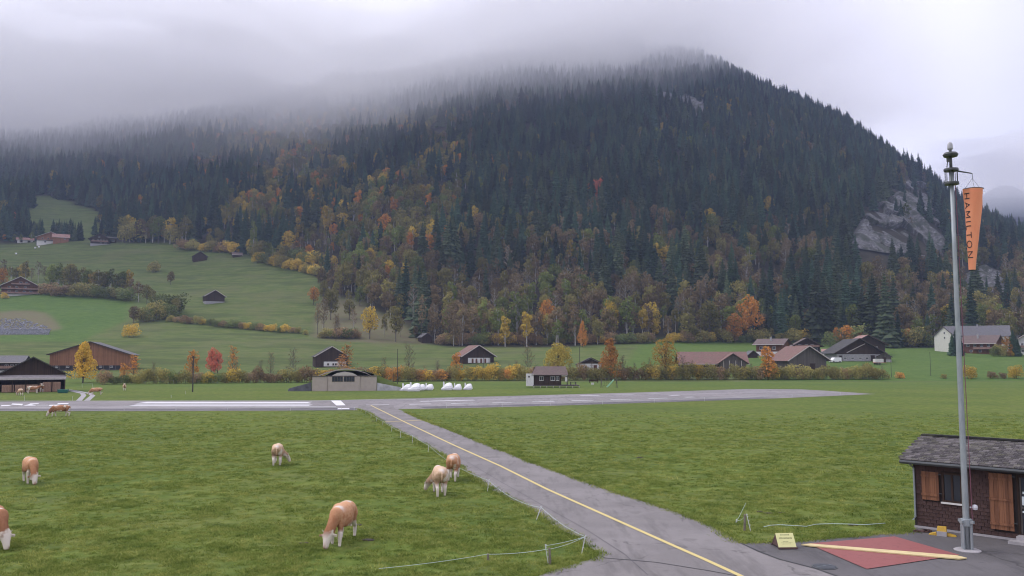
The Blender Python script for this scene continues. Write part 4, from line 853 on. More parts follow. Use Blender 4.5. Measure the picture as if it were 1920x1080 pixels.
# ---- club cabin on a deck
P = at(1022, 726.5); s = P.y / F; t = thing('cabin', 'dark brown club cabin on a raised timber deck with red brown roof', 'cabin', P, 0)
x0, x1 = -21 * s, 42 * s; he = 26 * s; hb = 4.5 * s
MB().box2(x0, x1 * .72, 0, 4.4, hb, he).add([(x0, 0, he), (x0, 2.2, he + 1.5), (x0, 4.4, he), (x1 * .72, 0, he), (x1 * .72, 2.2, he + 1.5), (x1 * .72, 4.4, he)], [(0, 1, 2), (5, 4, 3), (0, 3, 4, 1), (1, 4, 5, 2)]).build('wall', W['dark'], t)
q = MB(); 
for y0, y1 in ((-.7, 2.2), (5.1, 2.2)): q.add([(x0 - .6, y0, he - .45), (x1 * 1.02, y0, he - .45), (x1 * .94, y1, he + 1.6), (x0 + .6, y1, he + 1.6), (x0 - .6, y0, he - .33), (x1 * 1.02, y0, he - .33), (x1 * .94, y1, he + 1.75), (x0 + .6, y1, he + 1.75)], [(0, 1, 2, 3), (7, 6, 5, 4), (0, 1, 5, 4), (1, 2, 6, 5), (2, 3, 7, 6), (3, 0, 4, 7)])
uvroof(q.build('roof', RM['brown'], t))
MB().box2(x0 - .2, x1 * 1.5, -1.0, 4.4, hb - .25, hb - .01).build('deck', W['grey'], t)
for i in range(8): x_ = x0 + i * (x1 * 1.5 - x0) / 7; MB().box2(x_ - .09, x_ + .09, -.95, -.75, -.1, hb - .26).build('deck_post', M_TRIM, t)
MB().box2(x0 - 1.9, x0 - .05, -.6, 2, .35, he - .1).build('white_container', W['white'], t)
MB().box2(x0 - 1.4, x0 - 1.0, -.66, -.61, he - 1.0, he - .6).build('vent', M_DTRIM, t)
for x_ in (-.9, 1.9, 3.1): window(t, x_ * 1.0, hb + 1.1, 1.0 if x_ < 3 else .8, 1.1, -.003)
MB().box2(x1 * .74, x1 * .99, -.5, -.4, he - .7, he - .4).build('awning_board', M_FRW, t); MB().box2(x1 * .88, x1 * .98, -.45, -.38, hb + .9, he - .9).build('notice_board', M_FRW, t)
MB().box2(x1 * .96, x1 * 1.0, -.3, -.1, hb, he - .4).build('porch_post', M_DTRIM, t)
q = MB(); q.box2(x1 * 1.1, x1 * 1.4, -.2, .6, hb + .68, hb + .75); q.box2(x1 * 1.12, x1 * 1.16, 0, .4, hb, hb + .68); q.box2(x1 * 1.34, x1 * 1.38, 0, .4, hb, hb + .68)
q = q.build('picnic_table', W['grey']); q.location = P; tag(q, 'grey picnic table on the cabin deck', 'table')
# ---- swing with green slide
P = at(1142, 727); t = thing('swing_set', 'wooden swing frame with a mint green slide on the grass', 'swing set', P, R(4))
for sx in (-1.9, 1.9):
    for sy in (-.9, .9): MB().tube([(sx, sy, -.05), (sx, 0, 2.3)], .06, 6).build('leg', W['grey'], t)
MB().tube([(-2.1, 0, 2.32), (2.1, 0, 2.32)], .07, 6).build('top_beam', W['grey'], t)
q = MB()
for k in range(7):
    a = k / 6; q.box2(0, 0, 0, 0, 0, 0) if 0 else None
V = []
for k in range(9):
    a = k / 8; x_ = 1.2 - 1.9 * a; z_ = 1.75 * (1 - a) ** 1.15 + .12; y_ = -.2 - 1.0 * a
    V += [(x_ - .1, y_ - .32, z_ + .22), (x_, y_ - .25, z_), (x_, y_ + .25, z_), (x_ - .1, y_ + .32, z_ + .22)]
q.add(V, [(i * 4 + j, i * 4 + j + 1, i * 4 + 5 + j, i * 4 + 4 + j) for i in range(8) for j in range(3)]); q.build('slide', plain('mint_plastic', (.30, .55, .38), .4, .06), t)
q = MB(); q.box2(1.25, 1.9, -.5, .3, 1.7, 1.78)
for k in range(5): q.box2(1.9, 1.98, -.4, .2, .25 + k * .33, .31 + k * .33)
q.build('platform', W['grey'], t)
for k in (-1.3, -.4):
    q = MB(); q.tube([(k - .2, 0, 2.3), (k - .2, 0, .6)], .015, 4); q.tube([(k + .2, 0, 2.3), (k + .2, 0, .6)], .015, 4); q.box2(k - .25, k + .25, -.12, .12, .55, .6); q.build('swing_seat', M_DTRIM, t)
o = MB().box2(-.35, .35, -.25, .25, 0, .45).box2(-.38, .38, -.28, .28, .452, .5).build('storage_box', M_FRW); o.location = at(1111, 721); tag(o, 'small white box on the leaf strewn grass left of the swing', 'box')
P = at(1113, 718); t = thing('bench', 'dark bench under the orange tree', 'bench', P, 0)
MB().box2(-1.4, 1.4, -.3, .3, .42, .5).build('seat', W['dark'], t); MB().box2(-1.4, 1.4, .3, .36, .5, 1.0).build('backrest', W['dark'], t)
for sx in (-1.2, 1.2): MB().box2(sx - .06, sx + .06, -.25, .3, 0, .42).build('leg', W['dark'], t)

# ---- utility poles
M_POLE = plain('pole_wood', (.055, .05, .045), .9, .3, 2)
def upole(px, yb, yt, label, arm=True, Yfix=None, r=.13):
    P = at(px, yb, Yfix); h = (yb - yt) * P.y / F; t = thing('utility_pole', label, 'utility pole', P, R(random.uniform(-20, 20)))
    MB().tube([(0, 0, -.5), (0, 0, h)], [r, r * .7], 8).build('shaft', M_POLE, t)
    if arm:
        MB().box2(-.5, .5, -.05, .05, h - .45, h - .35).build('crossarm', M_POLE, t)
        for k in (-.42, .42): MB().lathe([(.03, 0), (.05, .06), (.03, .14)], (k, 0, h - .348), 8).build('insulator', M_DTRIM, t)
upole(361, 735, 668, 'tall dark wooden pole in the grass left of the hangar', True, None, .15)
upole(745, 722, 655, 'dark pole beside the leftmost covered aircraft', False, None, .12)
upole(906, 695, 657, 'left one of two thin poles in front of the red roofed barn', False, 300); upole(917, 700, 664, 'right one of two thin poles in front of the red roofed barn', False, 290)
upole(1087, 697, 640, 'dark pole left of the small white walled barn', False, 285); upole(738, 722, 700, 'short post at the foot of the grassy mound', False, None, .08)
upole(1671, 694, 655, 'thin pole at the end of the yellow hedge', False, 285, .08); upole(1745, 700, 655, 'thin grey pole in the green field right of the hedge', False, 290, .08)
# ---- vehicles and things in the farmyard
def van(px, py, L_, body, label, rz, Yfix=None, name='parked_van'):
    P = at(px, py, Yfix); t = thing(name, label, 'van', P, rz); W2 = .92
    pr = [(-L_ / 2, .35), (L_ / 2, .35), (L_ / 2, .95), (L_ / 2 - .15, 1.05), (L_ / 2 - .75, 1.25), (L_ / 2 - 1.35, 1.95), (-L_ / 2 + .1, 2.0), (-L_ / 2, 1.85)]
    MB().prism(pr, -W2, W2).build('body', body, t)
    MB().prism([(L_ / 2 - .95, 1.28), (L_ / 2 - 1.42, 1.8), (L_ / 2 - 2.2, 1.8), (L_ / 2 - 2.2, 1.28)], -W2 - .02, -W2 - .002).build('side_window', M_GLASS, t)
    for sx in (-L_ / 2 + .8, L_ / 2 - .8):
        for sy in (-W2, W2):
            w = MB().lathe([(.05, -.1), (.3, -.1), (.34, 0), (.3, .1), (.05, .1)], (0, 0, 0), 12).build('wheel', M_DTRIM, t); w.location = (sx, sy, .34); w.rotation_euler.x = math.pi / 2
    MB().box2(L_ / 2 + .002, L_ / 2 + .05, -.75, -.45, .7, .85).box2(L_ / 2 + .002, L_ / 2 + .05, .45, .75, .7, .85).build('headlight', M_FRW, t)
M_CARW = plain('white_car_paint', (.75, .75, .77), .3, .04)
van(1566, 673, 4.6, M_CARW, 'white van parked at the left corner of the big dark farm barn', R(200), 338)
P = at(1648, 675, 330); t = thing('farm_trailer', 'red and white farm trailer in front of the dark farm barn', 'trailer', P, R(8))
M_REDM = plain('red_machine_paint', (.30, .05, .04), .6, .2); MB().box2(-2.2, 2.2, -.9, .9, .7, .85).build('bed', M_REDM, t); MB().box2(-2.0, 1.4, -.85, .85, .86, 2.2).build('load', M_FRW, t)
for sx in (-1.2, -.3):
    for sy in (-1, 1): w = MB().lathe([(.05, -.1), (.36, -.1), (.4, 0), (.36, .1), (.05, .1)], (0, 0, 0), 12).build('wheel', M_DTRIM, t); w.location = (sx, sy, .4); w.rotation_euler.x = math.pi / 2
MB().tube([(2.2, 0, .75), (3.2, 0, .5)], .06, 6).build('drawbar', M_REDM, t)
for px, py, lab in ((66, 466, 'left of two white wrapped bales below the crest chalet'), (73, 464.5, 'right of two white wrapped bales below the crest chalet'), (30, 477, 'lone white bale on the left meadow below the garage')):
    o = MB().lathe([(.3, 0), (.75, .06), (.8, .3), (.8, 1.0), (.72, 1.2), (.3, 1.26)], (0, 0, 0), 14).build('wrapped_bale', M_TARP, None, True); o.location = at(px, py); tag(o, lab, 'hay bale', 'white bales on the upper meadow')
# ---- boulder wall and scree on the left hillside
M_BOU = plain('boulder_stone', (.22, .22, .25), .95, .45, .9, bump=.08)
ico = bmesh.new(); bmesh.ops.create_icosphere(ico, subdivisions=1, radius=1)
for v in ico.verts: v.co *= random.uniform(.8, 1.12)
bme = bpy.data.meshes.new('boulder'); ico.to_mesh(bme); ico.free(); bme.materials.append(M_BOU)
base = at(45, 634, 425); t = thing('boulder_wall', 'retaining wall of piled grey boulders on the left hillside', 'stone wall', base)
for r_ in range(5):
    for k in range(46):
        px = -12 + k * 2.35 + r_ * 1.1; yb = 636 - 11 * max(0, (px - 30) / 62) ** 1.6
        if px > 92: continue
        p = at(px, yb, 425); o = bpy.data.objects.new('boulder', bme); C.objects.link(o); o.parent = t; o.location = p - base + Vector((0, r_ * .35, r_ * .62 + .1)); sc1 = random.uniform(.38, .58); o.scale = (sc1 * 1.15, sc1, sc1 * .85); o.rotation_euler = (random.random() * 6, random.random() * 6, 0)
V = []
q = MB(); 
for k in range(520):
    px = random.uniform(-15, 88); py = random.uniform(596, 618); 
    if py < 598 + max(0, px - 40) * .3: continue
    p = at(px, py); a = random.uniform(.3, .8); M = Matrix.Rotation(random.random() * 6, 3, 'Z') @ Matrix.Rotation(random.random(), 3, 'X'); q.box(p + Vector((0, 0, .1)), (a * 1.3, a, a * .8), M=M)
o = q.build('scree', M_BOU); tag(o, 'grey rubble slope above the boulder wall', None, None, 'stuff')
# ------------------------------------------------------------------ trees and bushes that stand by themselves
def reg2(kind, shape, h, w, seeds, n, size, lm, tm, trunk=.2, lobes=10, **k):
    for s in seeds: c, tr = leafy(h, w, s, n, size, trunk, lobes, shape, **k); reg(kind, c, tr, lm, tm, h)
reg2('yellow_cone', 'cone', 12, 7.8, [101], 5200, .36, leaf('golden_leaves', (.74, .46, .07), (.58, .38, .06), (.42, .32, .07), .05), M_BARKD, .12, 14)
reg2('orange_cone', 'cone', 13, 8.6, [102], 4600, .38, L['orange'], M_BARKD, .10, 14)
reg2('yellow_round', 'round', 11, 9.5, [103], 4600, .38, leaf('yellow_green_leaves', (.52, .40, .08), (.34, .29, .07), (.58, .42, .07), .1), M_BARKD, .08, 12)
reg2('amber_cone', 'round', 13, 9, [104], 4000, .36, leaf('amber_leaves', (.58, .32, .06), (.44, .30, .06), (.26, .18, .06), .1), M_BARKD, .14, 12, density=.8)
reg2('red_shrub', 'tall', 9, 6, [105, 106], 1800, .34, L['red'], M_BARKD, .08, 9)
reg2('orange_small', 'tall', 9, 5.5, [107, 108], 1600, .34, L['orange'], M_BARK, .1, 9)
LB = {'olive': leaf('bush_olive_leaves', (.27, .25, .085), (.36, .30, .09), (.20, .18, .08), .25), 'yellow': leaf('bush_yellow_leaves', (.68, .46, .08), (.52, .38, .08), (.34, .28, .08), .2), 'orange': leaf('bush_orange_leaves', (.66, .30, .07), (.50, .28, .08), (.32, .22, .09), .2),
      'brown': leaf('bush_brown_leaves', (.30, .20, .11), (.22, .16, .10), (.40, .27, .11), .25), 'green': leaf('bush_green_leaves', (.13, .17, .06), (.19, .21, .07), None, .25)}
for kc in LB: reg2('bush_' + kc, 'bush', 5, 5.6, [110, 111], 1500, .34, LB[kc], M_BARK, 0, 8)
for s in (120, 121, 122): c, tr = twiggy(10, 5, s, 200, .3, .18, 34); reg('sapling', c, tr, L['brown'], M_BARK, 10)
for s in (123, 124): c, tr = twiggy(10, 4.6, s, 420, .34, .12, 34); reg('leafy_sapling', c, tr, L['orange'], M_BARK, 10)
c, tr = spruce(14, 3.0, 26, 10, 77, .02); reg('garden_spruce', c, tr, L_SPR[0], M_BARKD, 14)

def stand(kind, x, yb, yt, label, name, group=None, v=0, wid=1.0, Yfix=None, cat='tree'):
    P = at(x, yb, Yfix); h = (yb - yt) * P.y / F * 1.01; H = SPEC[kind][v % len(SPEC[kind])][3]
    return tree(kind, P, h / H, random.uniform(0, 6), label, group, v, name, wid, cat)
stand('yellow_cone', 155, 718, 644, 'golden conical tree between the open shed and the long brown barn', 'yellow_tree', wid=1.05)
stand('orange_cone', 1145, 712, 636, 'bright orange tree between the small white walled barn and the swing', 'orange_tree', wid=.98)
stand('yellow_round', 1047, 706, 645, 'round yellow tree right behind the club cabin', 'yellow_tree', wid=1.0)
stand('amber_cone', 1248, 710, 633, 'speckled amber tree left of the long red roofed barn', 'amber_tree', wid=1.0)
stand('orange_cone', 1092, 651, 602, 'slim orange tree on the bank above the small white walled barn', 'orange_tree', wid=.62)
stand('orange_small', 360, 716, 655, 'tall orange yellow sapling beside the tall wooden pole', 'orange_sapling', wid=.9)
for x, w in ((396, .9), (408, .95)): stand('red_shrub', x, 700, 652 + (x > 400) * 5, ['left half of the pair of flame red shrubs on the lower meadow', 'right half of the pair of flame red shrubs on the lower meadow'][x > 400], 'red_shrub', v=int(w * 100) % 2, wid=w, cat='shrub')
stand('leafy_sapling', 436, 712, 652, 'thin rusty brown sapling right of the flame red shrubs', 'brown_sapling')
stand('leafy_sapling', 650, 698, 648, 'brown leafed tree in front of the black barn with white stable wall', 'brown_tree', v=1, wid=1.5)
stand('leafy_sapling', 640, 702, 668, 'low brown tree at the right corner of the black barn', 'brown_tree', v=0, wid=1.6)
stand('orange_small', 855, 712, 660, 'yellow orange sapling left of the red roofed meadow barn', 'orange_sapling', v=1, wid=.9)
stand('leafy_sapling', 250, 714, 668, 'russet sapling at the right corner of the long brown barn', 'brown_sapling', wid=1.4)
stand('orange_small', 232, 716, 680, 'orange bush like tree under the right end of the long brown barn', 'orange_sapling', wid=1.1)
for i, (x, yt, l) in enumerate([(507, 662, 'bare sapling far left of the hangar hedge'), (549, 655, 'dark bare tree just left of the black barn'), (720, 671, 'small bare tree right of the hangar mound'), (766, 648, 'tall bare tree above the leftmost covered aircraft'), (820, 676, 'tiny bare tree behind the aircraft hedge'),
        (990, 648, 'round bare brown tree left of the cabin'), (1110, 680, 'bare bush beside the white walled barn'), (1280, 668, 'bare stem left of the red roofed long barn'), (1168, 668, 'bare shoots right of the orange tree'), (1440, 648, 'thin orange birch right of the long red barn')]):
    stand('sapling' if i != 9 else 'orange_small', x, 712, yt, l, 'bare_tree', v=i, wid=1.0)
for x, yb, yt, l in ((1793, 658, 607, 'dark spruce in front of the cream house'), (1786, 658, 616, 'shorter dark spruce touching the taller one before the cream house'), (1900, 657, 608, 'dark pointed spruce at the right edge between two houses'), (1908, 657, 622, 'small spruce beside the pointed one at the right edge'), (1800, 659, 618, 'dark spruce just right of the mast in front of the violet roof')):
    stand('garden_spruce', x, yb, yt, l, 'garden_spruce', Yfix=372, wid=1.15)
for x, yb, yt, k, l in ((1887, 658, 620, 'orange_small', 'orange tree between the brown chalet and the pointed spruce'), (1876, 659, 636, 'bush_olive', 'olive bush under the orange tree by the chalet'), (1866, 659, 640, 'bush_green', 'green bush at the right corner of the brown chalet'), (1894, 659, 648, 'bush_yellow', 'low yellow bush by the right hand houses')):
    stand(k, x, yb, yt, l, 'garden_bush' if 'bush' in k else 'orange_tree', Yfix=370, cat='bush' if 'bush' in k else 'tree')
# hedge along the stream
def seg(x): return ('between the open shed and the tall pole' if x < 360 else 'between the tall pole and the hangar' if x < 590 else 'behind the hangar mound' if x < 740 else 'behind the covered aircraft' if x < 900 else 'between the covered aircraft and the cabin' if x < 990 else
    'between the cabin and the orange tree' if x < 1120 else 'between the orange tree and the amber tree' if x < 1240 else 'in front of the long red roofed barn' if x < 1410 else 'in front of the old plank barn' if x < 1560 else 'at its right end before the big farm barn')
x = 196.0; i = 0; rr = random.Random(5)
while x < 1652:
    yb = float(np.interp(x, [190, 400, 600, 900, 1200, 1650], [721, 718.5, 717, 713.5, 712.5, 711]))
    v = rr.random()
    if x < 600: kc = 'olive' if v < .4 else 'brown' if v < .7 else 'yellow' if v < .85 else 'green'
    elif x < 1000: kc = 'yellow' if v < .38 else 'orange' if v < .55 else 'brown' if v < .75 else 'olive'
    elif x < 1180: kc = 'olive' if v < .5 else 'brown' if v < .8 else 'yellow'
    else: kc = 'olive' if v < .62 else 'yellow' if v < .85 else 'brown'
    hh = rr.uniform(20, 34) if x > 600 else rr.uniform(16, 32)
    if 985 < x < 1090: hh = min(hh, 26)
    word = {'olive': 'olive green', 'yellow': 'yellow', 'orange': 'rusty orange', 'brown': 'brown', 'green': 'dark green'}[kc]
    stand('bush_' + kc, x, yb, yb - hh, f'{word} bush in the stream hedge {seg(x)}', 'hedge_bush', f'{word} bushes in the stream hedge {seg(x)}', i, rr.uniform(.75, 1.15) * 26 / hh * .95, cat='bush')
    if rr.random() < .25: stand('sapling', x + 5, yb - .5, yb - hh - rr.uniform(2, 10), f'leafless shoots above the hedge {seg(x)}', 'bare_shrub', f'leafless shoots in the stream hedge {seg(x)}', i, .8, cat='shrub')
    x += rr.uniform(9, 17) if x > 600 else rr.uniform(11, 22); i += 1
for x, hh, k, l in ((1687, 13, 'orange', 'small round orange bush right of the hedge end'), (1818, 25, 'yellow', 'yellow bush right behind the mast'), (1860, 14, 'brown', 'brown low bush between two yellow ones at the right'), (1905, 26, 'yellow', 'wide yellow bush at the right edge of the green field'), (1770, 9, 'olive', 'low olive tuft left of the mast'), (1880, 12, 'brown', 'brown low bush touching the wide yellow one')):
    stand('bush_' + k, x, 710, 710 - hh, l, 'bush', wid=1.1 if hh < 20 else .95, cat='bush')
# hillside shrubs and small woods, (kind, x, base, top, width)
def rowof(n, x0, x1, yb0, yb1, h0, h1, kinds, label, name, wid=1.0, cat='bush', seed=1):
    rr = random.Random(seed)
    for i in range(n):
        f = i / max(1, n - 1); k = rr.choice(kinds); yb = yb0 + (yb1 - yb0) * f + rr.uniform(-1, 1); hh = rr.uniform(h0, h1); c = k.split('_')[-1]
        word = {'olive': 'olive', 'yellow': 'yellow', 'orange': 'orange', 'brown': 'brown', 'green': 'green', 'bare': 'half bare', 'sapling': 'leafless', 'spruce': 'dark pointed'}.get(c, c)
        stand(k, x0 + (x1 - x0) * f + rr.uniform(-2, 2), yb, yb - hh, f'{word} {label}', name, f'{word} {label}, one of several', i, wid * rr.uniform(.85, 1.2), cat=cat)
rowof(22, 322, 572, 604, 627, 10, 17, ['bush_olive', 'bush_green', 'bush_brown', 'bush_brown', 'bush_yellow'], 'shrub in the field boundary across the left meadow', 'hillside_shrub', 1.1, seed=2)
rowof(12, 604, 668, 634, 634, 12, 22, ['bush_olive', 'bush_green', 'bush_brown'], 'shrub at the foot of the brown scrub patch', 'hillside_shrub', 1.2, seed=3)
rowof(14, 96, 240, 546, 556, 42, 56, ['green', 'green', 'olive', 'olive', 'yellow', 'brown'], 'tree in the grove beside the balcony chalet', 'grove_tree', .95, 'tree', 4)
rowof(9, 90, 236, 553, 563, 20, 30, ['bush_green', 'bush_olive', 'bush_brown'], 'undergrowth bush at the lower rim of the grove', 'grove_bush', 1.2, 'bush', 5)
rowof(8, 232, 330, 556, 590, 30, 44, ['olive', 'bush_olive', 'bush_green', 'brown'], 'tree in the strip running down beside the grove', 'strip_tree', 1.0, 'tree', 6)
rowof(7, 252, 330, 606, 596, 26, 46, ['bush_olive', 'olive', 'brown', 'bush_green'], 'tree at the lower end of the hillside strip', 'strip_tree', 1.0, 'tree', 7)
stand('bush_yellow', 246, 632, 606, 'yellow olive bush at the lowest tip of the hillside strip', 'hillside_shrub', cat='bush')
stand('bush_olive', 289, 511, 489, 'single round dark bush in the upper meadow', 'meadow_bush', wid=.95, cat='bush')
stand('brown', 320, 534, 508, 'small brown tree above the hillside strip', 'brown_tree')
rowof(8, -5, 84, 532, 530, 28, 44, ['bare', 'bare', 'brown', 'olive'], 'tree behind the balcony chalet', 'hillside_tree', .9, 'tree', 8)
stand('orange', 3, 540, 500, 'orange tree at the left edge behind the balcony chalet', 'orange_tree')
stand('yellow', 44, 530, 492, 'pale yellow tree behind the balcony chalet', 'yellow_tree')
stand('bush_yellow', 8, 560, 548, 'small yellow bush in front of the balcony chalet', 'garden_bush', cat='bush')
rowof(10, 40, 76, 449, 452, 34, 48, ['spruce'], 'spruce in the clump behind the rose roofed garage', 'clump_spruce', 1.1, 'tree', 9)
rowof(8, 22, 44, 446, 449, 30, 40, ['spruce'], 'spruce left of the clump on the crest', 'clump_spruce', 1.1, 'tree', 19)
rowof(11, 100, 151, 449, 452, 34, 44, ['spruce'], 'spruce in the clump behind the light brown crest chalet', 'clump_spruce', 1.1, 'tree', 10)
rowof(12, 232, 350, 455, 457, 34, 56, ['olive', 'bush_olive', 'green', 'olive', 'yellow', 'brown'], 'tree at the crest right of the dark chalet', 'crest_tree', 1.0, 'tree', 11)
rowof(10, 340, 440, 468, 475, 12, 26, ['bush_olive', 'bush_brown', 'bush_yellow'], 'bush along the crest above the hay huts', 'crest_bush', 1.1, 'bush', 12)
rowof(26, 470, 600, 478, 505, 14, 34, ['bush_yellow', 'bush_olive', 'yellow', 'olive', 'bush_olive', 'bush_green', 'green'], 'autumn shrub on the upper right rim of the meadow', 'rim_shrub', 1.0, 'bush', 13)
rowof(18, 486, 610, 492, 520, 12, 24, ['bush_yellow', 'bush_olive', 'bush_green'], 'low shrub on the upper right rim of the meadow', 'rim_shrub', 1.1, 'bush', 14)
stand('green', 475, 482, 412, 'tall pale stemmed birch standing alone at the upper forest edge', 'birch_tree', v=1, wid=.6)
stand('yellow', 540, 478, 430, 'light yellow green tree above the rim shrubs', 'yellow_tree')
stand('spruce', 613, 528, 458, 'dark spruce standing alone at the right end of the meadow', 'spruce_tree', wid=.9)
stand('spruce', 603, 508, 470, 'smaller dark spruce left of the lone one at the meadow end', 'spruce_tree', wid=.9)
stand('spruce', 672, 545, 470, 'dark spruce behind the yellow tree at the meadow end', 'spruce_tree', wid=.8)
stand('yellow', 652, 534, 490, 'bright yellow orange tree right of the lone spruce', 'yellow_tree', wid=1.1)
stand('orange', 588, 572, 536, 'orange brown tree at the right rim of the meadow', 'orange_tree', wid=1.0)
for x, yb, yt, w in ((760, 592, 478, .9), (778, 596, 492, .95), (748, 590, 498, .9)): stand('spruce', x, yb, yt, 'huge dark spruce in the tight trio above the scrub patch', 'spruce_tree', 'huge dark spruces above the scrub patch', int(x), w)
for k, x, yb, yt, w, l in (('olive', 620, 600, 540, .9, 'olive tree left of the scrub patch'), ('bare', 607, 628, 560, .8, 'tall bare tree at the left border of the scrub patch'), ('bare', 595, 628, 570, .7, 'thin bare tree leaning at the meadow side of the scrub'), ('yellow', 693, 636, 572, .9, 'yellow green tree standing in the scrub patch'), ('olive', 742, 641, 572, .9, 'olive tree at the right side of the scrub patch'), ('brown', 725, 590, 545, 1, 'brown tree above the scrub patch'),
        ('olive', 655, 600, 560, 1, 'small olive tree in the upper scrub patch'), ('bare', 630, 640, 590, .8, 'grey bare tree at the lower scrub patch'), ('bare', 790, 640, 555, .6, 'pair like bare pale stems beside the grey hut'), ('green', 905, 640, 560, .8, 'slim light green tree at the forest foot'), ('green', 1175, 640, 555, 1.0, 'tall light green tree on bare stems at the forest foot'),
        ('orange', 1025, 630, 558, .8, 'orange crowned tree among green ones at the forest foot'), ('orange', 1408, 640, 550, .9, 'large orange tree in front of the dark spruces'), ('orange', 1378, 643, 585, 1.0, 'lower orange tree at the edge above the long red barn'), ('olive', 1330, 640, 562, 1, 'yellow olive tree left of the orange pair'), ('green', 970, 640, 545, 1.1, 'broad green tree in the middle of the forest foot'), ('yellow', 1145, 640, 560, .7, 'yellow tree before the tall light green one'), ('olive', 1290, 642, 585, 1.1, 'broad olive bushy tree at the forest foot')):
    stand(k, x, yb, yt, l, k.replace('bare', 'half_bare') + '_tree', v=1 if k in ('bare', 'green') else 0, wid=w)
P = at(1120, 470); 
for k, x, yb, l in (('red_shrub', 1113, 378, 'left vivid red tree high in the dark forest'), ('red_shrub', 1128, 372, 'right vivid red tree high in the dark forest'), ('red_shrub', 22, 412, 'red tree at the left edge beside the upper meadow'), ('red_shrub', 541, 448, 'red tree behind the yellow trees at the upper forest edge')):
    stand(k, x, yb + 18, yb - 42 if x > 600 else yb - 16, l, 'red_tree', wid=.75 if x > 600 else 1.0)
rowof(9, 608, 790, 566, 590, 28, 46, ['olive', 'brown', 'bare', 'green', 'orange', 'yellow'], 'tree on the upper rim of the scrub patch', 'scrub_tree', .9, 'tree', 31)
rowof(7, 604, 780, 618, 636, 24, 44, ['bare', 'olive', 'bush_olive', 'brown', 'bare', 'bush_yellow'], 'tree scattered over the lower scrub patch', 'scrub_tree', .9, 'tree', 32)
rowof(10, 600, 745, 540, 556, 34, 56, ['olive', 'yellow', 'bare', 'green', 'brown'], 'tree above the scrub patch beside the huge spruces', 'scrub_tree', .9, 'tree', 33)
rowof(16, 810, 1215, 640, 638, 40, 66, ['olive', 'green', 'bare', 'green', 'brown', 'yellow', 'bare'], 'tall tree at the front of the forest foot', 'front_tree', .85, 'tree', 34)
rowof(16, 1230, 1560, 636, 636, 34, 56, ['olive', 'green', 'bare', 'brown', 'yellow', 'spruce', 'spruce'], 'tree at the forest front behind the farm houses', 'front_tree', .9, 'tree', 35)
rowof(34, 835, 1215, 648, 643, 12, 26, ['bush_olive', 'bush_brown', 'bush_brown', 'bush_green', 'bush_yellow'], 'bush along the lower forest edge in the middle', 'edge_bush', 1.15, 'bush', 15)
rowof(22, 1260, 1560, 642, 640, 14, 30, ['bush_olive', 'bush_brown', 'bush_yellow', 'bush_green', 'olive'], 'bush along the forest edge behind the farm houses', 'edge_bush', 1.15, 'bush', 16)
rowof(20, 1560, 1740, 650, 650, 22, 44, ['bush_olive', 'olive', 'green', 'brown', 'bush_green', 'orange'], 'tree at the forest edge right of the farm houses', 'edge_tree', 1.05, 'tree', 17)

# ------------------------------------------------------------------ grass tufts over the near field
M_BLADE = NT('grass_blades'); f1 = M_BLADE.noise(.5, 4, .6, 'Pos'); f2 = M_BLADE.n('ShaderNodeObjectInfo').outputs['Random']
kk = M_BLADE.ramp(M_BLADE.math('ADD', M_BLADE.math('MULTIPLY', f1, .6), M_BLADE.math('MULTIPLY', f2, .4)), [(.3, (.105, .158, .028)), (.5, (.21, .265, .052)), (.72, (.38, .39, .11))]); M_BLADE.col(kk); M_BLADE.rough(.8); M_BLADE.b.inputs['Specular IOR Level'].default_value = .2
tr_ = M_BLADE.n('ShaderNodeBsdfTranslucent'); M_BLADE.l(kk, tr_.inputs[0]); ms_ = M_BLADE.n('ShaderNodeMixShader'); ms_.inputs[0].default_value = .35; M_BLADE.l(M_BLADE.b.outputs[0], ms_.inputs[1]); M_BLADE.l(tr_.outputs[0], ms_.inputs[2]); M_BLADE.l(ms_.outputs[0], M_BLADE.out.inputs[0]); M_BLADE = M_BLADE.m
tufts = []
for s in range(4):
    r_ = np.random.default_rng(s); Vt = []; Ft = []
    for b in range(26):
        a = r_.uniform(0, 6.28); d = r_.uniform(0, .16); x0, y0 = math.cos(a) * d, math.sin(a) * d; h = r_.uniform(.03, .075); lx, ly = r_.normal(size=2) * .05; w = .008
        o = len(Vt); an = r_.uniform(0, 3.14); wx, wy = math.cos(an) * w, math.sin(an) * w
        Vt += [(x0 - wx, y0 - wy, 0), (x0 + wx, y0 + wy, 0), (x0 + lx, y0 + ly, h)]; Ft.append((o, o + 1, o + 2))
    tm = npmesh('tuft', Vt, Ft); tm.materials.append(M_BLADE); tufts.append(tm)
n = 190000
Yg = 26 + 90 * rng.random(n) ** 1.5; Xg = (rng.random(n) - .5) * 2 * .63 * Yg; qx, qy = px_of(Xg, Yg, 0)
den = fbm(Xg / 1.6, Yg / 1.6, 4, 51); k = (rng.random(n) < np.clip((den - .25) * 2.2, .1, .9) * np.clip((118 - Yg) / 40, 0, 1)) & (qy < 1100)
PAVE = [TAXI, APRON]
for pol in PAVE: k &= ~inpoly(qx, qy, pol)
HUTQ = [(1712, 996), (1712, 850), (2300, 850), (2300, 1100)]
k &= ~inpoly(qx, qy, HUTQ)
Xg, Yg = Xg[k], Yg[k]; big = np.where(rng.random(len(Xg)) < .03, 2.0, 1.0)
vx, vy = [], []
for pl in (TAXI_L[:-1], TAXI_R[5:-3], [(1390, 1019), (1447.5, 1017.5), (1500, 1015.5), (1600, 1006), (1717, 997)]):
    Pp = [at(x, y) for x, y in pl]
    for a_, b_ in zip(Pp, Pp[1:]):
        n_ = int((b_ - a_).length / .055)
        if (b_ - a_).length < 60:
            for q_ in range(n_): f_ = a_.lerp(b_, q_ / n_); vx.append(f_.x + random.gauss(0, .09)); vy.append(f_.y + random.gauss(0, .09))
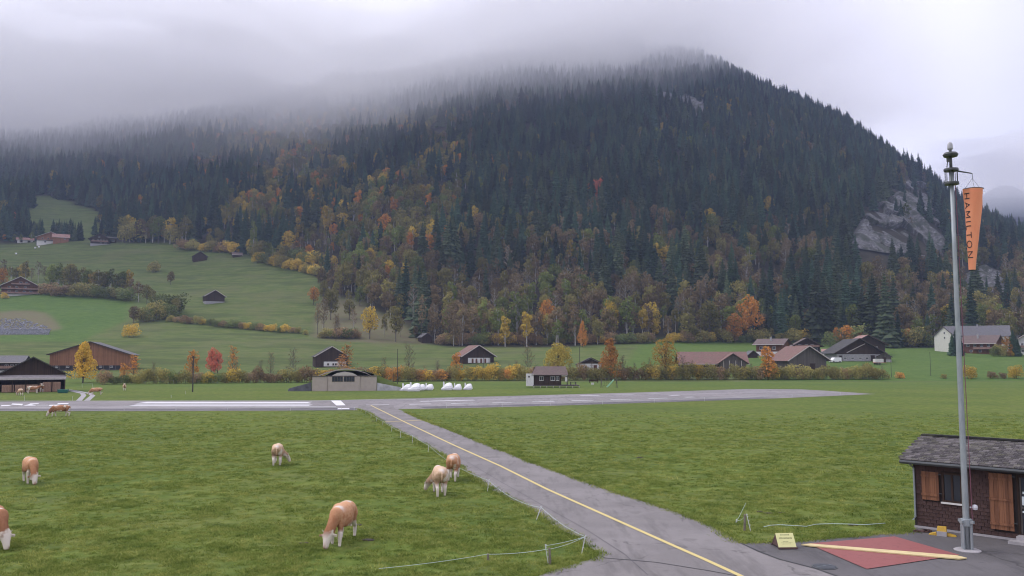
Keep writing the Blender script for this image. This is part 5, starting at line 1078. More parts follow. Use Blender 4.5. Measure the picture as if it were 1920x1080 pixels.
Xg = np.concatenate([Xg, vx]); Yg = np.concatenate([Yg, vy]); big = np.concatenate([big, rng.uniform(.7, 2.0, len(vx))]); m = len(Xg)
gn_scatter('grass', tufts, np.stack([Xg, Yg, np.full(m, -.005)], 1), rng.random(m) * 6.28, rng.uniform(.6, 1.5, m) * big * np.interp(Yg, [26, 90], [1, 1.3]), rng.integers(0, 4, m), 'short uneven pasture grass on the near field')
# dark dung and soil spots
M_DUNG = plain('cow_dung', (.045, .035, .025), .8, .3, 8)
for px, py, r_ in ((690, 1013, .30), (672, 985, .2), (570, 1019, .22), (1440, 963, .28), (1465, 962, .22), (1425, 960, .2), (1600, 985, .25), (700, 790, .3), (1200, 858, .3), (905, 905, .2)):
    P = at(px, py); o = MB().lathe([(r_, 0), (r_ * .95, .03), (r_ * .6, .05), (r_ * .2, .045)], (0, 0, 0), 12).build('dung_patch', M_DUNG); o.location = P; o.scale = (.9, .6, 1); o['kind'] = 'stuff'

# ------------------------------------------------------------------ apron things
M_ALU = NT('galvanised_steel'); ff = M_ALU.noise(5, 4, .6, vscale=(1, 1, .3)); M_ALU.col(M_ALU.ramp(ff, [(.3, (.24, .27, .29)), (.7, (.36, .39, .41))])); M_ALU.rough(.5); M_ALU.b.inputs['Metallic'].default_value = .35; M_ALU = M_ALU.m
M_DKM = plain('dark_metal', (.05, .055, .06), .5, .2, 3)
P = at(1814, 1033.5); mh = 15.45
t = thing('windsock_mast', 'tall grey steel mast with cage and top lamp standing on a round concrete pad', 'mast', P, 0)
ZT = 15.32
b = MB(); b.tube([(0, 0, .02), (0, 0, 1.2), (0, 0, 7), (0, 0, 11.0), (0, 0, 14.4)], [.115, .115, .098, .080, .070], 16); b.build('pole', M_ALU, t, True)
b = MB(); b.tube([(0, 0, 14.35), (0, 0, ZT)], [.06, .05], 10); b.build('upper_pole', M_DKM, t, True)
b = MB().lathe([(.46, 0), (.47, .05), (.40, .08), (.2, .085)], (0, 0, 0), 24).build('base_pad', M_CON, t)
for k in range(4):
    a = k * math.pi / 2 + .5; x_, y_ = math.cos(a) * .19, math.sin(a) * .19; MB().box((x_, y_, .60), (.07, .07, 1.04), a).build('bracket', M_ALU, t)
b = MB().box((0, 0, 1.10), (.62, .10, .10), .45).box((0, 0, 1.103), (.10, .62, .10), .45).lathe([(.17, .93), (.20, .94), (.20, 1.19), (.17, 1.2)], (0, 0, 0), 16).build('collar', M_ALU, t)
b = MB(); b.tube([(.13, -.05, 1.62), (.22, -.08, 1.62)], .03, 8); b.lathe([(.02, -.1), (.08, -.08), (.10, 0), (.08, .08), (.02, .1)], (.30, -.1, 1.63), 14); b.build('lamp_ball', plain('white_lamp_glass', (.6, .6, .64), .3, .05), t)
b = MB()
for z in (13.92, 14.45): b.lathe([(.15, z), (.26, z), (.27, z + .04), (.26, z + .1), (.15, z + .1)], (0, 0, 0), 18)
b.build('cage_ring', M_DKM, t)
for k in range(9):
    a = k * .698; MB().tube([(math.cos(a) * .22, math.sin(a) * .22, 13.97), (math.cos(a) * .22, math.sin(a) * .22, 14.48)], .012, 5).build('cage_bar', M_DKM, t)
MB().tube([(-.16, 0, 14.6), (-.10, 0, 14.95), (-.02, 0, 15.0)], .02, 5).box((-.1, 0, 14.9), (.10, .06, .16)).build('lever', M_DKM, t)
MB().lathe([(.05, ZT - .30), (.24, ZT - .30), (.28, ZT - .22), (.22, ZT - .14), (.05, ZT - .10)], (0, 0, 0), 18).build('lamp_dish', M_DKM, t)
MB().lathe([(.03, ZT - .10), (.07, ZT - .02), (.1, ZT), (.1, ZT + .04), (.09, ZT + .2), (.05, ZT + .27), (.01, ZT + .28)], (0, 0, 0), 14).build('top_lamp', plain('lamp_glass', (.35, .35, .38), .25, .1), t, True)
MB().tube([(.0, 0, 14.5), (.80, -.02, 14.36)], [.035, .022], 8).tube([(.80, -.02, 14.36), (.80, -.02, 14.15)], .012, 5).build('arm', M_DKM, t)
MB().tube([(.12, -.05, 13.9), (.13, -.10, 8), (.16, -.14, 1.2)], .014, 5).build('halyard', plain('red_cord', (.18, .06, .09), .7, .1), t)
# windsock hanging almost limp
M_SOCK = NT('orange_sock_cloth'); fs = M_SOCK.noise(1.5, 4, .6, vscale=(1, 1, .3)); M_SOCK.col(M_SOCK.ramp(fs, [(.3, (.78, .27, .14)), (.7, (.88, .36, .20))])); M_SOCK.rough(.8); M_SOCK = M_SOCK.m
SO = P + Vector((.80, -.02, 0)); t = thing('windsock', 'orange fabric windsock with dark capital letters hanging limp from the mast arm', 'windsock', SO + Vector((0, 0, 10.58)), 0)
ztop, zbot = 13.74 - 10.58, 0
def sockr(f): return .365 * (1 - f) + .118 * f
def sockc(f): return Vector((.02 - .20 * f, -.03 * f, ztop + (zbot - ztop) * f))
n, mrow = 40, 34; V = []
for i in range(mrow):
    f = i / (mrow - 1); c = sockc(f)
    for j in range(n):
        a = 2 * math.pi * j / n; r_ = sockr(f) * (1 + .05 * math.sin(3 * a + f * 7) + .035 * math.sin(5 * a - f * 11) + .02 * math.sin(9 * a + f * 23) * (f > .05)); V.append(c + Vector((math.cos(a) * r_, math.sin(a) * r_ * .8, 0)))
b = MB().add(V, [(i * n + j, i * n + (j + 1) % n, (i + 1) * n + (j + 1) % n, (i + 1) * n + j) for i in range(mrow - 1) for j in range(n)]); sk = b.build('sock', M_SOCK, t, True)
b = MB(); c = sockc(0); ring = [c + Vector((math.cos(a) * .37, math.sin(a) * .30, .01)) for a in np.linspace(0, 2 * math.pi, 25)]; b.tube(ring, .014, 5); b.build('hoop', M_DKM, t)
c = sockc(1); b = MB(); b.tube([c + Vector((math.cos(a) * .12, math.sin(a) * .1, 0)) for a in np.linspace(0, 2 * math.pi, 17)], .012, 5); b.build('lower_hoop', plain('black_hem', (.03, .03, .035), .7), t)
b = MB(); tp = Vector((0, 0, 14.16 - 10.58))
for a in (.3, 2.4, 4.4): b.tube([tp, sockc(0) + Vector((math.cos(a) * .365, math.sin(a) * .29, 0))], .006, 4)
b.build('bridle', M_DKM, t)
fc = bpy.data.curves.new('sock_text', 'FONT'); fc.body = 'HAMILTON'; fc.size = .42; fc.space_character = 1.32; fc.resolution_u = 2; fc.extrude = 0
fo = bpy.data.objects.new('sock_text', fc); C.objects.link(fo); bpy.context.view_layer.update()
lm = bpy.data.meshes.new_from_object(fo.evaluated_get(bpy.context.evaluated_depsgraph_get())); bpy.data.objects.remove(fo)
bm = bmesh.new(); bm.from_mesh(lm); bmesh.ops.subdivide_edges(bm, edges=[e for e in bm.edges if e.calc_length() > .08], cuts=2, use_grid_fill=False); xs = [v.co.x for v in bm.verts]; x0, x1 = min(xs), max(xs)
for v in bm.verts:
    f = .055 + (v.co.x - x0) / (x1 - x0) * .80; hgt = v.co.y * (1.0 - .25 * f); a0 = -math.pi * .5 - 1.55     # around the left side, reading downwards
    rr_ = sockr(f); a = a0 + hgt / rr_ * .9 ; c = sockc(f); r2 = rr_ * (1 + .05 * math.sin(3 * a + f * 7) + .035 * math.sin(5 * a - f * 11) + .02 * math.sin(9 * a + f * 23)) + .010
    v.co = c + Vector((math.cos(a) * r2, math.sin(a) * r2 * .8, 0))
bm.to_mesh(lm); bm.free(); lm.materials.clear(); lo = link('lettering', lm, plain('dark_print', (.05, .03, .035), .8), t)

# ---- red signal square with yellow bar
o = sheet('signal_square', [(1514, 1021), (1677.5, 1007.5), (1800, 1042.5), (1625, 1068.8)], M_RP, .040, None); tag(o, 'red painted signal square on the dark apron in front of the mast', 'ground marking')
def slab_px(name, poly, h, mat, label, cat):
    P = [at(x, y) for x, y in poly]; c = sum(P, Vector()) / len(P); b = MB(); n = len(P)
    V = [(p.x - c.x, p.y - c.y, 0) for p in P] + [(p.x - c.x, p.y - c.y, h) for p in P]; b.add(V, [tuple(range(n))[::-1], tuple(range(n, 2 * n))] + [(i, (i + 1) % n, (i + 1) % n + n, i + n) for i in range(n)])
    o = b.build(name, mat); o.location = (c.x, c.y, .045); return tag(o, label, cat)
slab_px('signal_bar', [(1502.5, 1024.5), (1520, 1023.2), (1795, 1045.6), (1813, 1050.2), (1798, 1051.8), (1520, 1027.2)], .04, plain('yellow_board', (.62, .50, .26), .7, .15, 2), 'long yellow pointed board lying across the red signal square', 'board')
P = at(1546, 1063.8); t = thing('manhole_cover', 'round dark drain cover with a bright bar in the apron', 'manhole cover', (P.x, P.y, .02), 0)
MB().lathe([(.43, 0), (.43, .012), (.40, .016)], (0, 0, 0), 26).build('rim', M_DKM, t); MB().lathe([(.37, .017), (.36, .03), (.1, .032)], (0, 0, 0), 26).build('lid', plain('cast_iron', (.04, .045, .055), .5, .3, 9), t)
MB().box((0, 0, .037), (.70, .016, .008), .5).build('bar', M_ALU, t)
# ---- yellow notice board roof shaped
P = at(1477, 1030.5); s = P.y / F
t = thing('notice_stand', 'tent shaped notice stand with a pale yellow panel of printing at the grass edge', 'notice stand', (P.x, P.y, .03), R(3))
w = 33 * s; d = .80; hgt = .46
M_YEL = plain('pale_yellow_panel', (.66, .64, .30), .6, .06, 1.5); M_BRN = plain('brown_frame', (.10, .055, .05), .8, .25)
slope = math.atan2(hgt, d * .42)
def onpanel(x, v, off=0): # v along the front slope 0 bottom..1 top
    nn = Vector((0, -math.sin(slope), math.cos(slope))); return Vector((x, d * .42 * v, .06 + hgt * v)) + nn * off
b = MB(); b.add([onpanel(-w / 2, 0), onpanel(w / 2, 0), onpanel(w / 2, 1), onpanel(-w / 2, 1), onpanel(-w / 2, 0, -.03), onpanel(w / 2, 0, -.03), onpanel(w / 2, 1, -.03), onpanel(-w / 2, 1, -.03)], [(0, 1, 2, 3), (7, 6, 5, 4), (0, 1, 5, 4), (1, 2, 6, 5), (2, 3, 7, 6), (3, 0, 4, 7)]); b.build('panel', M_YEL, t)
b = MB(); b.add([(-w / 2, d * .44, .06 + hgt - .02), (w / 2, d * .44, .06 + hgt - .02), (w / 2, d * .95, .05), (-w / 2, d * .95, .05), (-w / 2, d * .40, .02 + hgt - .02), (w / 2, d * .40, .02 + hgt - .02), (w / 2, d * .91, .03), (-w / 2, d * .91, .03)], [(0, 1, 2, 3), (7, 6, 5, 4), (0, 1, 5, 4), (1, 2, 6, 5), (2, 3, 7, 6), (3, 0, 4, 7)]); b.build('back_panel', M_BRN, t)
for sx in (-1, 1): MB().add([(sx * (w / 2 - .03), .02, .05), (sx * (w / 2 - .03), d * .9, .05), (sx * (w / 2 - .03), d * .42, hgt), (sx * (w / 2 - .01), .02, .05), (sx * (w / 2 - .01), d * .9, .05), (sx * (w / 2 - .01), d * .42, hgt)], [(0, 1, 2), (5, 4, 3), (0, 1, 4, 3), (1, 2, 5, 4), (2, 0, 3, 5)]).build('side_panel', M_BRN, t)
b = MB().box2(-w / 2 - .03, w / 2 + .03, -.06, .0, 0, .06); b.box2(-w / 2 - .03, w / 2 + .03, d * .92, d, 0, .045); b.build('foot_rail', M_BRN, t)
b = MB()   # illegible rows of small print, heading heavier
for v, x0, x1, th in ((.86, -.26, .26, .05), (.66, -.36, .37, .028), (.60, -.36, .34, .028), (.40, -.2, .12, .018), (.30, -.3, .34, .018), (.22, -.28, .2, .018)):
    x_ = x0 * w; 
    while x_ < x1 * w:
        ln = random.uniform(.018, .05); b.add([onpanel(x_, v - th / 2, .004), onpanel(x_ + ln, v - th / 2, .004), onpanel(x_ + ln, v + th / 2, .004), onpanel(x_, v + th / 2, .004)], [(0, 1, 2, 3)]); x_ += ln + .012
b.build('print', plain('dark_ink', (.06, .06, .03), .8), t)
# ---- yellow plastic steps by the hut
P = at(1766, 1004.5); t = thing('yellow_wheel_chock', 'yellow box shaped marker between two flat wedges by the hut wall', 'chock', P, R(-30)); M_YPL = plain('yellow_plastic', (.58, .36, .05), .5, .15, 3)
MB().add([(-.2, -.18, 0), (.2, -.18, 0), (.2, .18, 0), (-.2, .18, 0), (-.15, -.13, .36), (.17, -.13, .36), (.17, .15, .36), (-.15, .15, .36)], [(0, 1, 2, 3), (4, 5, 6, 7), (0, 1, 5, 4), (1, 2, 6, 5), (2, 3, 7, 6), (3, 0, 4, 7)]).build('body', M_YPL, t)
MB().box2(-.17, .19, -.26, -.19, .02, .2).build('grey_plate', M_CON, t)
MB().prism([(-.5, 0), (-.21, 0), (-.21, .12), (-.44, .05)], -.12, .14).build('wedge', M_YPL, t); MB().prism([(.21, 0), (.55, 0), (.5, .05), (.21, .12)], -.12, .14).build('wedge', M_YPL, t)
o = MB(); 
for k in range(14): o.box((random.uniform(-.35, .35), random.uniform(-.1, .1), .06), (.16, .12, .07), random.random() * 3)
o = o.build('debris', M_BRN); o.location = at(1730, 998); tag(o, 'brown leaf litter at the hut corner', None, None, 'stuff')

# ------------------------------------------------------------------ the shingled hut
A = at(1718, 989); Bp = at(1880, 1011); dv = (Bp - A); rz = math.atan2(dv.y, dv.x)
hut = thing('hut', 'dark shingled hut with open brown shutters at the right edge of the apron', 'hut', A, rz)
Lh, Dh, He, Hr = 8.6, 4.3, 2.96, 3.62
M_SH = NT('dark_shingle'); oi = M_SH.n('ShaderNodeObjectInfo').outputs['Random']; M_SH.col(M_SH.ramp(M_SH.math('ADD', M_SH.math('MULTIPLY', oi, .25), M_SH.math('MULTIPLY', M_SH.noise(9, 4, .7), .7)), [(.2, (.042, .024, .022)), (.7, (.085, .050, .045))])); M_SH.rough(.85); M_SH.b.inputs['Specular IOR Level'].default_value = .25; M_SH = M_SH.m
M_SHD = plain('shingle_backing', (.022, .015, .014), .9, .2)
OPEN = [(1.10, 1.92, 1.22, 2.44), (3.92, 5.5, .30, 2.62)]   # window, doorway (x0, x1, z0, z1)
b = MB()
def wallrects(x0, x1, z0, z1, y0, y1):
    xs = [x0] + [v for o in OPEN for v in o[:2]] + [x1]
    for i in range(0, len(xs) - 1):
        a, c = xs[i], xs[i + 1]
        if i % 2 == 0: b.box2(a, c, y0, y1, z0, z1)
        else:
            o = OPEN[i // 2]
            if o[2] > z0 + .05: b.box2(a, c, y0, y1, z0, o[2])
            b.box2(a, c, y0, y1, o[3], z1)
wallrects(0, Lh, 0, He, .0, .14)
for x_ in (0, Lh - .14): b.add([(x_, .14, 0), (x_, Dh, 0), (x_, Dh, He), (x_, Dh / 2, Hr - .08), (x_, .14, He + .02), (x_ + .14, .14, 0), (x_ + .14, Dh, 0), (x_ + .14, Dh, He), (x_ + .14, Dh / 2, Hr - .08), (x_ + .14, .14, He + .02)], [(0, 1, 2, 3, 4), (9, 8, 7, 6, 5)] + [(i, (i + 1) % 5, (i + 1) % 5 + 5, i + 5) for i in range(5)])
b.box2(.14, Lh - .14, Dh - .14, Dh, 0, He); b.build('wall', M_SHD, hut)
# shingles: the ones in view are parts, the rest one piece
shm = []
for k in range(4):
    w = .235; q = MB(); q.add([(0, -.036, 0), (w, -.036 + k * .003, 0), (w - .004, -.012, .165), (.002, -.012, .165), (0, -.010, 0), (w, -.010, 0), (w - .004, -.002, .165), (.002, -.002, .165)], [(0, 1, 2, 3), (7, 6, 5, 4), (0, 1, 5, 4), (1, 2, 6, 5), (2, 3, 7, 6), (3, 0, 4, 7)])
    m_ = bpy.data.meshes.new('shingle'); m_.from_pydata(q.v, [], q.f); m_.materials.append(M_SH); shm.append(m_)
SH = []
SHUT = [(.32, 1.04, 1.2, 2.4), (2.98, 3.9, .3, 2.6)]
for rrow in range(19):
    z = .12 + rrow * .148; x_ = -.02 - (rrow % 2) * .12
    while x_ < Lh:
        cx_, cz_ = x_ + .12, z + .06
        if x_ > -.15 and not any(o[0] - .10 < cx_ < o[1] + .10 and o[2] - .12 < cz_ < o[3] + .06 for o in OPEN) and not any(o[0] + .05 < cx_ < o[1] - .05 and o[2] < cz_ < o[3] for o in SHUT): SH.append((max(x_, 0), z))
        x_ += .247
SH.sort(key=lambda v: v[0])
for i, (x_, z) in enumerate(SH[:300]):
    o = bpy.data.objects.new('shingle', shm[i % 4]); C.objects.link(o); o.parent = hut; o.location = (x_ + random.uniform(-.004, .004), -.001, z + random.uniform(-.006, .006)); o.scale = (1, random.uniform(.8, 1.3), 1)
if SH[300:]:
    q = MB()
    for x_, z in SH[300:]: q.box2(x_, x_ + .235, -.03, -.002, z, z + .14)
    q.build('shingles', M_SH, hut)['kind'] = 'stuff'
MB().box2(-.05, Lh, -.06, .2, -.12, .10).build('foundation', M_CON, hut)
MB().box2(-.025, .06, -.045, -.003, .1, He).build('corner_board', M_SHD, hut)
# roof, tiles in courses
pit = math.atan2(Hr - He, Dh / 2); rl = 1.42 + 1.35
b = MB()
for sg in (0, 1):
    y0, y1 = (-.52, Dh / 2) if sg == 0 else (Dh + .5, Dh / 2); z0 = He - .52 * math.tan(pit) + .03
    b.add([(-.36, y0, z0), (Lh + .5, y0, z0), (Lh + .5, y1, Hr + .02), (-.36, y1, Hr + .02), (-.36, y0, z0 + .07), (Lh + .5, y0, z0 + .07), (Lh + .5, y1, Hr + .09), (-.36, y1, Hr + .09)], [(0, 1, 2, 3), (7, 6, 5, 4), (0, 1, 5, 4), (1, 2, 6, 5), (2, 3, 7, 6), (3, 0, 4, 7)])
rf = b.build('roof', M_SHD, hut)
M_TILE = NT('mossy_roof_tile'); g = M_TILE.noise(3.3, 5, .8); wv = M_TILE.n('ShaderNodeAttribute'); wv.attribute_name = 'tone'; kk = M_TILE.ramp(wv.outputs['Fac'], [(0, (.038, .033, .037)), (.6, (.085, .074, .080)), (1, (.15, .135, .14))]); kk = M_TILE.mix(M_TILE.mr(g, .5, .72, 0, .75), kk, (.16, .155, .10)); kk = M_TILE.mix(M_TILE.mr(M_TILE.noise(22, 3, .7), .60, .7, 0, .7), kk, (.40, .39, .38)); M_TILE.col(kk); M_TILE.rough(.9); M_TILE = M_TILE.m
Vt, Ft, Tn = [], [], []; Ls = math.hypot(Dh / 2 + .52, Hr - (He - .52 * math.tan(pit))); nrow = 15; st_ = Ls / nrow
z0 = He - .52 * math.tan(pit) + .105
for i in range(nrow + 1):
    x_ = -.40 - (i % 2) * .10
    while x_ < Lh + .5:
        w = .245; s0 = i * st_ - .03; s1 = s0 + st_ + .05; j = random.uniform(-.012, .012); lift = random.uniform(.018, .035); o = len(Vt)
        if s1 > Ls + .03: s1 = Ls + .03
        def rp_(x, s_, up): return (x, -.52 + s_ * math.cos(pit) - up * math.sin(pit), z0 + s_ * math.sin(pit) + up * math.cos(pit))
        Vt += [rp_(x_, s0 + j, lift), rp_(x_ + w, s0 + j, lift), rp_(x_ + w, s1, .004), rp_(x_, s1, .004), rp_(x_, s0 + j, -.005), rp_(x_ + w, s0 + j, -.005)]
        Ft += [(o, o + 1, o + 2, o + 3), (o + 4, o + 5, o + 1, o)]; Tn += [random.random()] * 6; x_ += .26
me = npmesh('tiles', Vt, Ft); a_ = me.attributes.new('tone', 'FLOAT', 'POINT'); a_.data.foreach_set('value', np.array(Tn, np.float32)); o = link('tiles', me, M_TILE, rf); o['kind'] = 'stuff'
b = MB()
for k in range(34): x_ = -.40 + k * .285; b.prism([(0, 0)] * 0 or [(x_, Hr + .12), (x_ + .30, Hr + .125), (x_ + .30, Hr + .20), (x_, Hr + .19)], Dh / 2 - .11, Dh / 2 + .11)
b.build('ridge_tiles', M_TILE if 0 else RM['dark'], rf)
b = MB(); b.tube([(-.36, -.60, z0 - .10), (Lh + .5, -.60, z0 - .10)], .065, 8); b.box2(-.36, Lh + .5, -.545, -.515, z0 - .19, z0 - .03); b.build('gutter', M_DKM, hut)
MB().tube([(.02, -.55, z0 - .16), (.03, -.14, z0 - .38), (.03, -.12, 1.2), (.03, -.12, .48), (-.05, -.18, .34)], .04, 8).build('downpipe', M_ALU, hut)
for x_ in (.42, 3.9): MB().box2(x_, x_ + .16, -.20, -.05, He - .22, He - .12).build('wall_lamp', M_FRW, hut)
# window and shutters
M_SHU = wood('orange_brown_boards', (.13, .052, .026), (.27, .118, .060), .14, 0, .6, .35)
def shutter(name, x0, x1, z0, z1, n):
    w = (x1 - x0) / n; t_ = bpy.data.objects.new(name, None); C.objects.link(t_); t_.parent = hut; t_.location = (x0, -.075, z0)
    for k in range(n): MB().box2(k * w + .004, (k + 1) * w - .004, -.03 - .004 * (k % 2), 0, 0, z1 - z0).build('board', M_SHU, t_)
    for z in ((.18, z1 - z0 - .22) if z1 - z0 < 1.5 else (.18, (z1 - z0) * .52, z1 - z0 - .26)): MB().box2(.0, x1 - x0, -.075, -.036, z, z + .09).build('batten', M_SHU, t_)
    for z in (.2, z1 - z0 - .2): MB().box2(x1 - x0 - .01, x1 - x0 + .12, -.06, -.035, z + .1, z + .13).build('hinge', M_DKM, t_)
shutter('window_shutter', .32, 1.02, 1.24, 2.42, 4); shutter('door_shutter', 2.94, 3.80, .38, 2.60, 5)
b = MB(); x0, x1, z0_, z1_ = OPEN[0]; f = .09
b.box2(x0, x1, -.03, .10, z1_ - f, z1_); b.box2(x0, x0 + f, -.03, .10, z0_, z1_ - f - .002); b.box2(x1 - f, x1, -.03, .10, z0_, z1_ - f - .002); b.box2((x0 + x1) / 2 - .04, (x0 + x1) / 2 + .04, -.02, .09, z0_, z1_ - f - .002); b.box2(x0 + f, x1 - f, -.02, .09, z0_ + .001, z0_ + .07)
wf = b.build('window', W['dark'], hut); MB().box2(x0 + f + .002, x1 - f - .002, .02, .03, z0_ + .072, z1_ - f - .004).build('pane', M_GLASS, wf); MB().box2(x0 - .02, x1 + .02, -.12, -.032, z0_ - .07, z0_ - .002).build('sill', M_FRW, wf)
x0, x1, z0_, z1_ = OPEN[1]; b = MB(); b.box2(x0, x0 + .08, -.02, .12, z0_, z1_); b.box2(x0 + .08, x1, -.02, .12, z1_ - .12, z1_); b.build('door_frame', W['dark'], hut)
b = MB(); a0 = x0 + .085; b.box2(a0, a0 + .06, .02, .07, .12, z1_ - .125); b.box2(a0 + .06, x1, .02, .07, 1.28, 1.36); b.box2(a0 + .06, x1, .02, .07, .12, .2); dr = b.build('door', W['grey'], hut); MB().box2(a0 + .062, x1, .04, .05, .2, z1_ - .13).build('glass_pane', M_GLASS, dr)
for k, (xa, xb, za, zb_) in enumerate([(.10, .20, 1.86, 1.95), (.26, .36, 1.84, 1.96), (.07, .42, 1.42, 1.76), (.07, .17, 1.12, 1.2), (.12, .42, .72, 1.05), (.2, .4, 1.1, 1.22)]):
    MB().box2(a0 + xa, a0 + xb, .030, .036, za, zb_).build('notice', plain('notice_paper', (.62, .68, .70), .7, .08, 6), dr)
MB().box2(a0 + .16, a0 + .40, .026, .0295, .93, .99).build('notice_print', M_DKM, dr)
b = MB().box2(3.95, 6.4, -.50, -.07, -.1, .27).box2(3.75, 6.4, -.85, -.502, -.1, .12).build('door_step', M_CON, hut)

# ------------------------------------------------------------------ electric fence
M_PW = plain('white_plastic_post', (.66, .66, .68), .5, .08); M_ROPE = plain('pale_rope', (.50, .60, .58), .6, .15, 9); M_OLDW = plain('old_wood_post', (.20, .17, .14), .9, .35, 5)
def fence(label, posts, ropes, origin, group=None):
    O = at(*origin); t = thing('electric_fence', label, 'fence', O, 0, group); top = {}
    for i, (bx, by, tx, ty, kd) in enumerate(posts):
        Pb = at(bx, by); h = (by - ty) * Pb.y / F; u = pdir(tx, ty); T = Vector((u[0] * Pb.y, Pb.y - .05, CAMH + u[1] * Pb.y)); T = Pb + (T - Pb)
        r_ = .018 if kd == 'w' else .055
        b = MB().tube([Pb - O - Vector((0, 0, .05)), T - O], [r_, r_ * .8], 6)
        if kd == 'w':
            d = (T - Pb)
            for q in (.35, .6, .85, .97): b.box(Pb - O + d * q + Vector((.02, 0, 0)), (.06, .03, .02))
        b.build('post', M_PW if kd == 'w' else M_OLDW, t); top[i] = (Pb, T)
    for i, j, f, sag in ropes:
        a = top[i][0].lerp(top[i][1], f) if i >= 0 else at(*posts_ext[-i - 1]) ; c = top[j][0].lerp(top[j][1], f) if j >= 0 else posts_ext_w[-j - 1]
        pts = [a.lerp(c, k / 10) - Vector((0, 0, sag * 4 * (k / 10) * (1 - k / 10))) - O for k in range(11)]
        MB().tube(pts, .008 if sag < .3 else .009, 4).build('rope', M_ROPE, t)
    return t
posts_ext = []; posts_ext_w = [Vector((-4.1, 26.9, .75)), ]
LP = [(664, 770, 664, 763, 'w'), (677, 772.5, 677, 766, 'w'), (686, 776.5, 686, 770, 'w'), (695.5, 783.8, 695.8, 776, 'w'), (706, 790.4, 706.4, 783, 'w'), (717.6, 797, 718, 789, 'w'), (734.3, 808.7, 734.6, 800, 'w'), (750.6, 821.5, 751.3, 808, 'w'), (773, 831, 773.3, 816, 'w'), (802.5, 847.5, 804, 834, 'w'),
      (913.5, 922, 917, 898.5, 'w'), (1005, 975, 1014.5, 948.5, 'w'), (1090, 1039, 1097, 1003.5, 'w'), (1028.5, 1057, 1022, 1020, 'w'), (1031.5, 1058, 1030, 1027, 'o'), (915, 1050, 915, 1038, 'o')]
fence('white electric fence of leaning posts along the left side of the taxiway', LP, [(i, i + 1, .92, .02) for i in range(9)] + [(9, 10, .9, .28), (10, 11, .9, .25), (11, 12, .94, .12), (12, 13, .93, .03), (12, 14, .93, .05), (14, 15, .95, .05), (15, -1, .98, .04)], (1031, 1058))
RP_ = [(45.7, 752, 45.7, 741, 'w'), (136, 751.5, 136, 743, 'w'), (154, 727, 154, 719, 'w'), (173, 726, 173, 718, 'w'), (272, 721, 272, 714, 'w'), (326, 720, 326, 713, 'w'), (348, 739, 348, 733, 'w'), (321, 746, 321, 741, 'w'), (390, 719, 390, 712, 'w')]
fence('thin white fence posts in the pasture beyond the runway', RP_, [(2, 3, .9, .02), (4, 5, .9, .05)], (154, 727))
NP_ = [(232.7, 771, 232.7, 760, 'w'), (330, 770.5, 330, 762, 'w'), (427, 770.5, 427, 762, 'w'), (545, 770, 545, 763, 'w'), (640, 769.5, 640, 763, 'w')]
fence('low white fence on the near edge of the runway left of the taxiway', NP_, [(i, i + 1, .85, .03) for i in range(4)], (427, 770.5))
FP_ = [(837, 765.5, 837, 754.5, 'w'), (941.5, 764, 941.5, 754.5, 'w'), (1032.7, 760.8, 1032.7, 750.5, 'w'), (1130, 758.5, 1130, 751.5, 'w'), (1226.6, 755.5, 1226.6, 746, 'w'), (1320.5, 752.5, 1320.5, 745, 'w'), (1485, 745.5, 1485, 740, 'w'), (1575, 741, 1575, 735, 'w')]
fence('low white fence on the near edge of the runway right of the taxiway', FP_, [(i, i + 1, .9, .04) for i in range(7)], (1032.7, 760.8))
PP = [(1396, 995, 1396, 964, 'g'), (1408, 996, 1399, 963, 'w'), (1380, 981, 1380, 973, 'w')]
t = fence('slack fence tape lying on the grass left of the hut', PP, [(0, 2, .9, .1)], (1396, 995))
O = at(1396, 995); pts = [(1432, 991), (1445, 988), (1462, 987), (1480, 988), (1496, 989), (1512, 990), (1530, 986), (1560, 985), (1600, 986), (1620, 987), (1660, 984)]
MB().tube([at(x, y) - O + Vector((0, 0, .07)) for x, y in pts], .014, 4).build('rope', M_ROPE, t)
pts = [(1399, 966), (1385, 975), (1380, 981)] if 1 else [(1399, 966), (1360, 985), (1330, 990), (1280, 985), (1252, 972)]; MB().tube([at(x, y) - O + Vector((0, 0, .10 if i else .55)) for i, (x, y) in enumerate(pts)], .008, 4).build('rope', M_ROPE, t)

